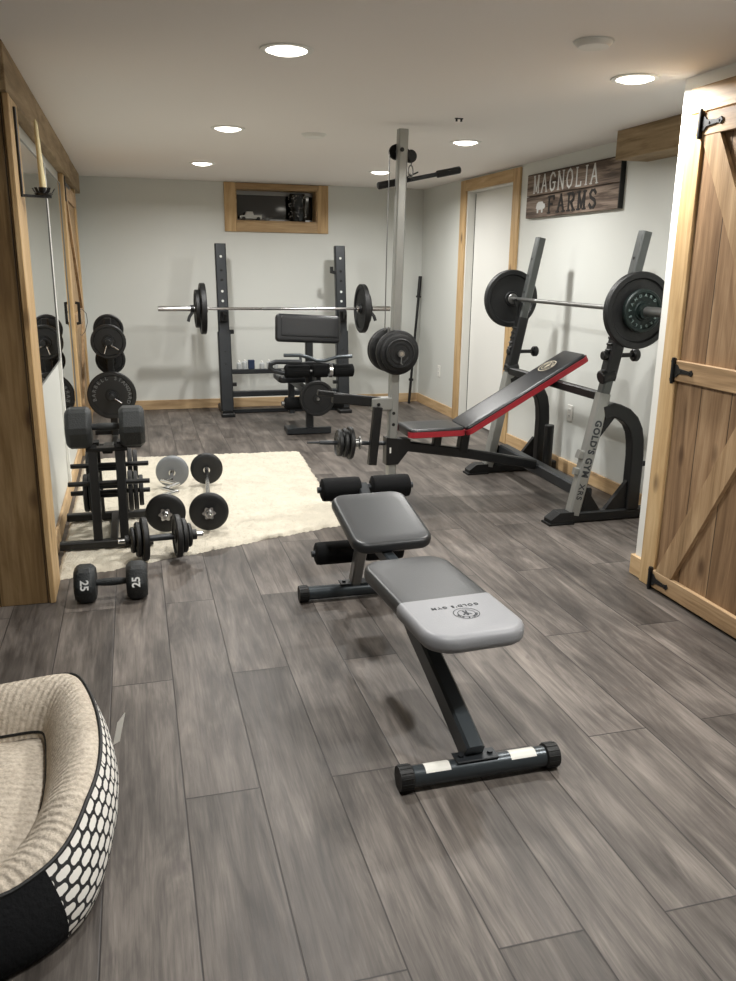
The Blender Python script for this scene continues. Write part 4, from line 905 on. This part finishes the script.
# ------------------------------------------------------------------ bar leaning in the far corner
p0, p1 = V((2.815, 8.34, 0.001)), V((2.925, 8.40, 1.335)); dd = (p1-p0).normalized()
t = thing('weight_bar', 'thin black bar standing upright in the far right corner', 'bar', p0)
part('bar', MB().cyl(p0+dd*0.26, p1-dd*0.20, 0.0135, 16), M_BLACK, t)
part('bar_end', MB().cyl(p0, p0+dd*0.245, 0.015, 16, 0.003).cyl(p0+dd*0.245, p0+dd*0.27, 0.026, 18, 0.003), M_BLACK, t)
part('bar_end', MB().cyl(p1-dd*0.20, p1, 0.019, 16, 0.003).cyl(p1-dd*0.22, p1-dd*0.20, 0.028, 18, 0.003), M_BLACK, t)

# ------------------------------------------------------------------ low dumbbell and plate stand by the left mirrors
t = thing('dumbbell_stand', 'low black stand with side pegs between the mirror wall and the rug items', 'weight stand', (-0.17, 4.4, 0))
part('top_tie', MB().bar([(-0.169, 4.27, 0.505), (-0.169, 4.56, 0.475)], 0.05, 0.03), M_BLACK, t)
for y in (4.16, 4.66): part('base_tube', MB().bar([(-0.425, y, RUGZ+0.022), (0.03, y, RUGZ+0.022)], 0.045, 0.040), M_BLACK, t)
part('base_tie', MB().bar([(-0.165, 4.18, RUGZ+0.024), (-0.165, 4.64, RUGZ+0.024)], 0.04, 0.036), M_BLACK, t)
for x in (-0.240, -0.110):
    part('upright', MB().bar([(x, 4.17, RUGZ+0.03), (x, 4.22, 0.50), (x, 4.235, 0.545)], 0.044, 0.032, up=(0, 1, 0)), M_BLACK, t)
    part('rear_upright', MB().bar([(x, 4.655, RUGZ+0.03), (x, 4.56, 0.47), (x, 4.55, 0.50)], 0.040, 0.032, up=(0, 1, 0)), M_BLACK, t)
part('top_saddle', MB().bar([(-0.27, 4.235, 0.525), (-0.07, 4.235, 0.525)], 0.06, 0.02), M_BLACK, t)
PEGS = [(4.24, 0.345), (4.36, 0.265), (4.47, 0.385), (4.57, 0.36)]
for (y, z) in PEGS:
    part('peg', MB().cyl((-0.37, y, z), (0.030, y, z), 0.0125, 14, 0.002), M_BLACK, t)
    part('rung', MB().bar([(-0.24, y+0.022, z-0.02), (-0.110, y+0.022, z-0.02)], 0.02, 0.03), M_CHAR, t)
k = 0
for (y, z, xs) in ((4.36, 0.265, ((-0.236, 0.112), (-0.264, 0.108), (-0.292, 0.100), (-0.070, 0.110), (-0.043, 0.105), (-0.016, 0.082))), (4.57, 0.36, ((-0.283, 0.085), (-0.068, 0.088), (-0.040, 0.080)))):
    for (x, r) in xs:
        side = 'mirror side' if x < -0.2 else 'rug side'; row = 'front' if y < 4.5 else 'rear'
        rank = {-0.283: 'single', -0.236: 'innermost', -0.264: 'middle', -0.292: 'outermost', -0.070: 'innermost', -0.043: 'middle', -0.016: 'outermost, smallest', -0.068: 'inner', -0.040: 'outer'}[x]
        solo('weight_plate', plate(MB(), (x, y, z), (1, 0, 0), r, 0.024, 0.0128, 0 if r > 0.1 else 2, 40), M_IRON,
             f'{rank} black plate on the {row} peg of the low stand, {side}', 'weight plate', (x, y, z), 'plates on the low stand')
# hex dumbbell builder
def hex_dumbbell(name, label, c, L, hw, R, m, hr, number=None, group=None, rot=0.0):
    """L half distance to the outer face; hw head width; R flat-to-centre radius"""
    c = V(c); t = thing(name, label, 'dumbbell', c-V((0, 0, R)), group)
    ca, sa = math.cos(rot), math.sin(rot); ax = V((ca, sa, 0)); ay = V((-sa, ca, 0))
    Rv = R/math.cos(PI/6-0.14)
    for s in (-1, 1):
        mb = MB(); lv = [(0.0, 0.80), (0.010, 0.93), (0.022, 1.0), (hw-0.022, 1.0), (hw-0.010, 0.93), (hw, 0.80)]
        rings = []
        for d_, k_ in lv:
            o = c+ax*(s*(L-hw+d_)); ring = []
            for i in range(6):
                for da in (-0.14, 0.14):
                    a = PI/3*i+da
                    ring.append(mb.bm.verts.new(o+ay*(Rv*k_*math.cos(a))*0.985+V((0, 0, 1))*(Rv*k_*math.sin(a)*0.985)))
            rings.append(ring)
        for A, B in zip(rings, rings[1:]):
            for i in range(12): mb.bm.faces.new((A[i], A[(i+1) % 12], B[(i+1) % 12], B[i]))
        mb.bm.faces.new(rings[0]); mb.bm.faces.new(list(reversed(rings[-1])))
        h = part('head', mb, m, t, None, 25)
        if number:
            # on the upper face turned to the room
            nn = V((0, 0, 1))*math.sin(PI/6)-ay*math.cos(PI/6); o = c+ax*(s*(L-hw/2))+nn*(R*0.985+0.0006)-ay*0.012*0-V((0, 0, 1))*0.020-ay*(0.020*math.tan(PI/6))
            up = -ax if s > 0 else ax
            part('number', text_bm(number, 0.047, 0.0006, basis(o, up.cross(nn), up), bold=0.0012), M_LTTR, h, 'white painted number', 0)
    prof = [(0, 0), (hr*0.85, 0), (hr*0.85, 0.01), (hr, 0.03), (hr*1.08, (L-hw)), (hr, 2*(L-hw)-0.03), (hr*0.85, 2*(L-hw)-0.01), (hr*0.85, 2*(L-hw)), (0, 2*(L-hw))]
    part('handle', MB().lathe(prof, c-ax*(L-hw), ax, 20, closed=False), m if number else M_HEX, t)
    return t
hex_dumbbell('hex_dumbbell', 'large hexagonal iron dumbbell lying on top of the low black stand', (-0.168, 4.235, 0.636), 0.188, 0.122, 0.100, M_HEX, 0.019)
hex_dumbbell('hex_dumbbell', 'hexagonal dumbbell marked 25 on the bare floor in front of the rug', (-0.162, 3.525, 0.0805), 0.152, 0.088, 0.0805, M_HEX, 0.0165, '25', rot=-0.03)

# adjustable dumbbell between stand and rug edge
c = V((0.066, 3.950, 0.127)); ax = V((1, 0.10, -0.01)).normalized()
t = thing('adjustable_dumbbell', 'short black dumbbell with stacked round plates on the front edge of the rug', 'dumbbell', (c.x, c.y, RUGZ))
part('bar', MB().cyl(c-ax*0.205, c+ax*0.205, 0.0125, 16, 0.002), M_CHROME, t)
part('handle', MB().cyl(c-ax*0.062, c+ax*0.062, 0.0165, 18), M_CHAR, t)
for d_, r, th in ((-0.080, 0.108, 0.030), (-0.110, 0.086, 0.026), (-0.136, 0.064, 0.020), (0.080, 0.108, 0.030), (0.110, 0.086, 0.026), (0.136, 0.060, 0.020)):
    part('weight_plate', plate(MB(), c+ax*d_, ax, r, th, 0.0128, 0, 40), M_IRON, t)
for s in (-1, 1):
    mb = MB().lathe([(0.0128, -0.012), (0.026, -0.012), (0.026, 0.012), (0.0128, 0.012)], c+ax*s*0.160, ax, 18)
    part('collar', mb, M_IRON, t)
# black iron bracket lying by it
# ------------------------------------------------------------------ two short loaded bars on the rug
def star_collar(o, d_, r=0.032):
    o = V(o); x, y_, z = frame_z(V(d_)); ol = []
    for i in range(48):
        a = 2*PI*i/48; ol.append(((r*(1+0.16*math.cos(6*a)))*math.cos(a), (r*(1+0.16*math.cos(6*a)))*math.sin(a)))
    M = Matrix(((x.x, y_.x, z.x, o.x), (x.y, y_.y, z.y, o.y), (x.z, y_.z, z.z, o.z), (0, 0, 0, 1)))
    return MB().prism(ol, 0.016, M).cyl(o, o+z*0.02, 0.020, 18, 0.003)
def short_bar(label, A, B, r, m_far, ez):
    A, B = V(A), V(B); d_ = (B-A).normalized(); side = V((-d_.y, d_.x, 0))
    t = thing('curl_bar' if ez else 'short_barbell', label, 'curl bar' if ez else 'barbell', ((A.x+B.x)/2, (A.y+B.y)/2, RUGZ))
    if ez:
        L = (B-A).length; pts = [A+d_*0.0]
        for u, w in ((0.16, 0), (0.22, 0.0), (0.30, 0.045), (0.40, -0.045), (0.5, 0.03), (0.60, -0.045), (0.70, 0.045), (0.78, 0.0), (0.84, 0)): pts.append(A+d_*(L*u)+side*w+V((0, 0, abs(w)*0.3)))
        pts.append(B)
        part('bar', MB().tube(pts, 0.0125, 14), M_CHROME, t)
    else: part('bar', MB().cyl(A, B, 0.0135, 18), M_CHROME, t)
    part('bar_end', MB().cyl(A-d_*0.11, A, 0.0125, 16, 0.002).cyl(B, B+d_*0.11, 0.0125, 16, 0.002), M_CHROME, t)
    for o, s, m, rr in ((A, -1, M_IRON, r), (B, 1, m_far, r*0.985)):
        part('weight_plate', plate(MB(), o+d_*s*0.02, d_, rr, 0.036, 0.0129, 1), m, t, 'grey hammered plate' if m is M_GREYIRON else None)
        if m is M_GREYIRON: part('weight_plate', plate(MB(), o+d_*s*0.055, d_, rr*0.8, 0.02, 0.0129, 1), M_IRON, t)
        part('star_collar', star_collar(o+d_*s*0.050 if m is not M_GREYIRON else o+d_*s*0.076, d_*s), M_CHROME, t)
        part('inner_collar', MB().lathe([(0.0140, -0.010), (0.022, -0.010), (0.022, 0.010), (0.0140, 0.010)], o-d_*s*0.014, d_, 18), M_CHROME, t)
    return t
short_bar('chrome curl bar on the rug with one black and one grey plate', (0.105, 4.36, RUGZ+0.109), (0.179, 5.25, RUGZ+0.108), 0.106, M_GREYIRON, True)
short_bar('short straight chrome bar with two black plates on the rug, right of the curl bar', (0.332, 4.335, RUGZ+0.109), (0.400, 5.28, RUGZ+0.108), 0.106, M_IRON, False)

# ------------------------------------------------------------------ upright plate tree behind the low stand
TXp, TYp = -0.206, 7.0
t = thing('plate_tree', 'upright black plate tree behind the low stand near the far barn door', 'weight tree', (TXp, TYp, 0))
part('post', MB().bar([(TXp, TYp, 0.05), (TXp, TYp, 1.0)], 0.055, 0.055, up=(0, 1, 0)), M_BLACK, t)
for y in (6.70, 7.28): part('base_tube', MB().bar([(TXp-0.17, y, 0.019), (TXp+0.20, y, 0.019)], 0.04, 0.036), M_BLACK, t)
part('base_tie', MB().bar([(TXp, 6.70, 0.021), (TXp, 7.28, 0.021)], 0.045, 0.034), M_BLACK, t)
HORNS = [(-1, 0.820), (-1, 0.395), (1, 0.900), (1, 0.652)]
for s, z in HORNS:
    ys = TYp+s*0.028; part('horn', MB().cyl((TXp, ys, z), (TXp, ys+s*0.26, z+0.01), 0.0235, 20, 0.003), M_BLACK, t)
for s, z, r, d_, lab in ((-1, 0.820, 0.136, 0.10, 'medium black plate facing the room on the upper horn of the plate tree'), (-1, 0.395, 0.191, 0.10, 'largest lettered black plate on the lower horn of the plate tree'),
                       (1, 0.900, 0.120, 0.10, 'black plate highest on the plate tree, behind its post'), (1, 0.652, 0.120, 0.10, 'black plate behind the plate tree post, just above the lettered one')):
    yy = TYp+s*(0.028+d_); zz = z+0.004
    tt = solo('weight_plate', plate(MB(), (TXp, yy, zz), (0, -1, 0), r, 0.034, 0.0245, 0), M_IRON, lab, 'weight plate', (TXp, yy, zz), 'plates on the plate tree')
    if r > 0.15:
        mb = ring_text('BARBELL', 0.138, 0.042, (TXp, yy-0.0085, zz), (1, 0, 0), (0, 0, 1), 195, 105, 0.0008); merge(mb, ring_text('STANDARD', 0.138, 0.042, (TXp, yy-0.0085, zz), (1, 0, 0), (0, 0, 1), 75, -25, 0.0008))
        part('raised_lettering', mb, M_LTTRG, tt, 'grey raised lettering', 0)
for i, (z, yo) in enumerate(((0.820, TYp-0.165), (0.395, TYp-0.165))):
    mb = MB().lathe([(0.0244, -0.014), (0.031, -0.014), (0.031, 0.014), (0.0244, 0.014)], (TXp, yo, z+0.006), (0, 1, 0), 20)
    cs = solo('spring_clip', mb, M_CHAR, ('spring clip on the upper horn of the plate tree', 'spring clip on the lower horn of the plate tree')[i], 'collar', (TXp, yo, z+0.006))
    hs = [((0.02, -0.02), (0.075, -0.055))]+([((-0.015, -0.025), (-0.035, -0.085))] if i == 0 else [])
    for a, b in hs: part('clip_handle', MB().tube([(TXp+a[0], yo-0.008, z+a[1]), (TXp+b[0], yo-0.03, z+b[1])], 0.005, 8), M_CHROME, cs)

# ------------------------------------------------------------------ dog bed in the near left corner
def dog_bed():
    cx, cy = -0.60, 1.93
    n = 200
    RIMP = [(-1.02, 2.27), (-0.85, 2.33), (-0.60, 2.37), (-0.40, 2.405), (-0.285, 2.425), (-0.235, 2.41), (-0.20, 2.33), (-0.165, 2.18), (-0.148, 2.02), (-0.152, 1.87), (-0.178, 1.74), (-0.218, 1.645), (-0.275, 1.59), (-0.36, 1.55), (-0.50, 1.52), (-0.70, 1.51), (-0.90, 1.54), (-1.02, 1.63), (-1.08, 1.80), (-1.09, 1.97), (-1.07, 2.15)]
    INP = [(-0.90, 2.19), (-0.75, 2.235), (-0.55, 2.27), (-0.42, 2.285), (-0.34, 2.285), (-0.318, 2.24), (-0.305, 2.12), (-0.298, 2.0), (-0.302, 1.88), (-0.325, 1.79), (-0.37, 1.73), (-0.44, 1.69), (-0.55, 1.665), (-0.70, 1.66), (-0.83, 1.69), (-0.91, 1.78), (-0.94, 1.92), (-0.94, 2.06)]
    def dense(P):
        out = []; m_ = len(P)
        for i in range(m_):
            p0, p1, p2, p3 = (V(P[(i+k) % m_]) for k in (-1, 0, 1, 2))
            for k in range(16):
                u = k/16; out.append(0.5*((2*p1)+(p2-p0)*u+(2*p0-5*p1+4*p2-p3)*u*u+(3*p1-p0-3*p2+p3)*u**3))
        return out
    def polar(P):
        D_ = dense(P); return sorted((math.atan2(p.y-cy, p.x-cx) % (2*PI), math.hypot(p.x-cx, p.y-cy)) for p in D_)
    RP, IP = polar(RIMP), polar(INP)
    def look(T, a):
        a %= 2*PI
        for k in range(len(T)):
            if T[k][0] >= a: break
        else: k = 0
        a1, r1 = T[k]; a0, r0 = T[k-1]
        if a1 < a0: a0 -= 2*PI
        if a < a0: a += 2*PI
        if a1 < a: a1 += 2*PI
        return r0+(r1-r0)*((a-a0)/max(1e-6, a1-a0))
    def pt(a, ins):
        """ins <= 0: outside the rim in metres; 0..1: blend from the rim to the cushion edge; above 1 shrinks further"""
        rr_ = look(RP, a); ri = look(IP, a)
        r_ = rr_-ins if ins <= 0 else (rr_+(ri-rr_)*ins)
        return cx+r_*math.cos(a), cy+r_*math.sin(a)
    def dip(a):
        f = max(0.0, -math.sin(a)-0.35)/0.65; return 1-0.26*min(1, f*1.5)
    t = thing('dog_bed', 'fleece-lined dog bed with black and white lattice sides at the lower left', 'pet bed', (cx, cy, 0))
    RIM = 0.215
    outer = [(-0.001, 0.002), (-0.018, 0.018), (-0.032, 0.055), (-0.036, 0.10), (-0.028, 0.145), (-0.014, 0.185), (-0.0005, 0.212)]
    inner = [(0.03, 0.212), (0.12, 0.224), (0.30, 0.228), (0.50, 0.216), (0.70, 0.190), (0.86, 0.155), (0.97, 0.115), (1.0, 0.088)]
    def shell(prof, sel, close_loop=True, wob=0.0):
        mb = MB(); uvl = mb.bm.loops.layers.uv.new('UVMap'); rings = []; idx = sel
        arc = [0.0]
        for i in range(n): 
            p, q = pt(2*PI*i/n, 0), pt(2*PI*(i+1)/n, 0); arc.append(arc[-1]+math.hypot(p[0]-q[0], p[1]-q[1]))
        for (ins, z) in prof:
            r_ = []
            for i in idx:
                a = 2*PI*(i % n)/n; d_ = dip(a); w_ = wob*math.sin(i*2.2)
                fr = max(0.0, -math.sin(a)-0.2)/0.8; x, y = pt(a, ins+w_ if ins > 0 else min(-0.0005, ins-0.058*fr*max(0, 1-z/0.212)**1.2)); r_.append(mb.bm.verts.new((x, y, z*d_)))
            rings.append(r_)
        vv = [0.0]
        for (a, b) in zip(prof, prof[1:]): vv.append(vv[-1]+math.hypot(a[0]-b[0], a[1]-b[1]))
        m = len(idx)
        for k, (A, B) in enumerate(zip(rings, rings[1:])):
            for j in range(m if close_loop else m-1):
                j2 = (j+1) % m; f = mb.bm.faces.new((A[j], A[j2], B[j2], B[j]))
                us = (arc[idx[j] % n], arc[(idx[j] % n)+1])
                for l, (u, v) in zip(f.loops, ((us[0], vv[k]), (us[1], vv[k]), (us[1], vv[k+1]), (us[0], vv[k+1]))): l[uvl].uv = (u, v)
        return mb
    # lattice fabric
    q = NT('lattice_print_fabric', 0.8); uv = q.sep(q.coord('UV'))
    a0 = q.math('MULTIPLY', uv[0], PI/0.044); b0 = q.math('MULTIPLY', uv[1], PI/0.054); sp = q.math('ADD', a0, b0); sm = q.math('SUBTRACT', a0, b0)
    up_ = q.math('ADD', sp, q.math('MULTIPLY', q.math('SINE', q.math('MULTIPLY', sm, 2.0)), 0.45)); vm_ = q.math('ADD', sm, q.math('MULTIPLY', q.math('SINE', q.math('MULTIPLY', sp, 2.0)), 0.45))
    f = q.rng(q.math('MINIMUM', q.math('ABSOLUTE', q.math('SINE', up_)), q.math('ABSOLUTE', q.math('SINE', vm_))), 0.38, 0.47, 0, 1)
    q.colour(q.mix(f, lin('#1c1b1c'), lin('#e6e3dc')))
    m_lat = q.m
    front0, front1 = int(n*0.60), int(n*0.883)
    side = list(range(front1, n))+list(range(0, front0+1))
    s_ = part('side_wall', shell(outer, side, False), m_lat, t, 'black and white lattice fabric side', 60)
    part('front_panel', shell([(i_-0.0015, z_) for i_, z_ in outer], list(range(front0, front1+1)), False), mat('black_bed_fabric', '#141517', 0.85, bump=0.3, bscale=90, spec=0.2), t, 'solid black fabric front', 60)
    piping = [(pt(2*PI*i/n, 0.015), 0.213*dip(2*PI*i/n)) for i in range(n)]
    part('rim_piping', MB().tube([(p[0], p[1], z) for p, z in piping], 0.0055, 8, True), M_RUBBER, t, 'black piping round the rim')
    # fleece
    q = NT('ribbed_fleece', 0.95); co = q.coord('UV'); uv = q.sep(co); oc = q.coord('Object')
    rib = q.math('SINE', q.math('ADD', q.math('MULTIPLY', uv[0], 2*PI/0.024), q.math('MULTIPLY', q.noise(oc, 14, 2), 5.0)))
    nz = q.noise(oc, 90, 4, 0.6)
    c_ = q.ramp(q.math('ADD', q.math('MULTIPLY', nz, 0.7), q.math('MULTIPLY', q.noise(oc, 10, 3), 0.3)), [(0.3, '#a89c8c'), (0.55, '#cfc4b4'), (0.8, '#e2d9cb')])
    q.colour(c_); q.bump(q.math('ADD', q.math('MULTIPLY', rib, 0.22), nz), 0.7, 0.008); q.b.inputs['Specular IOR Level'].default_value = 0.1
    m_fl = q.m
    part('bolster', shell(inner, list(range(n))), m_fl, t, 'beige ribbed fleece bolster', 60)
    part('seam_piping', MB().tube([(*pt(2*PI*i/n, 0.975), 0.106*(0.5+0.5*dip(2*PI*i/n))) for i in range(n)], 0.0045, 8, True), M_RUBBER, t)
    cu = MB(); uvl = cu.bm.loops.layers.uv.new('UVMap'); K = 14; rings = []; from mathutils import noise as NZ
    for k in range(K):
        f_ = 1-k/K; r_ = []
        for i in range(n):
            x, y = pt(2*PI*i/n, 0.985); x, y = cx+(x-cx)*f_, cy+(y-cy)*f_
            z = 0.088+0.030*min(1, (1-f_)*4)+0.010*NZ.noise(V((x*7, y*7, 0)))
            r_.append(cu.bm.verts.new((x, y, z*(0.75+0.25*dip(2*PI*i/n)) if k < 3 else z)))
        rings.append(r_)
    cv = cu.bm.verts.new((cx, cy, 0.12))
    def fc(vs):
        f = cu.bm.faces.new(vs)
        for l in f.loops: l[uvl].uv = (l.vert.co.y, l.vert.co.x)
    for A, B in zip(rings, rings[1:]):
        for i in range(n): fc((A[i], A[(i+1) % n], B[(i+1) % n], B[i]))
    for i in range(n): fc((rings[-1][i], rings[-1][(i+1) % n], cv))
    part('cushion', cu, m_fl, t, 'beige fleece cushion', 60)
    part('care_tag', MB().prism([(0, 0), (0.022, 0.005), (0.036, 0.095), (0.012, 0.070)], 0.0015, basis((-0.136, 2.29, 0.03), (0.85, 0.5, -0.1), (0.05, 0.0, 1))), M_PAPER, t, 'white care tag')
dog_bed()
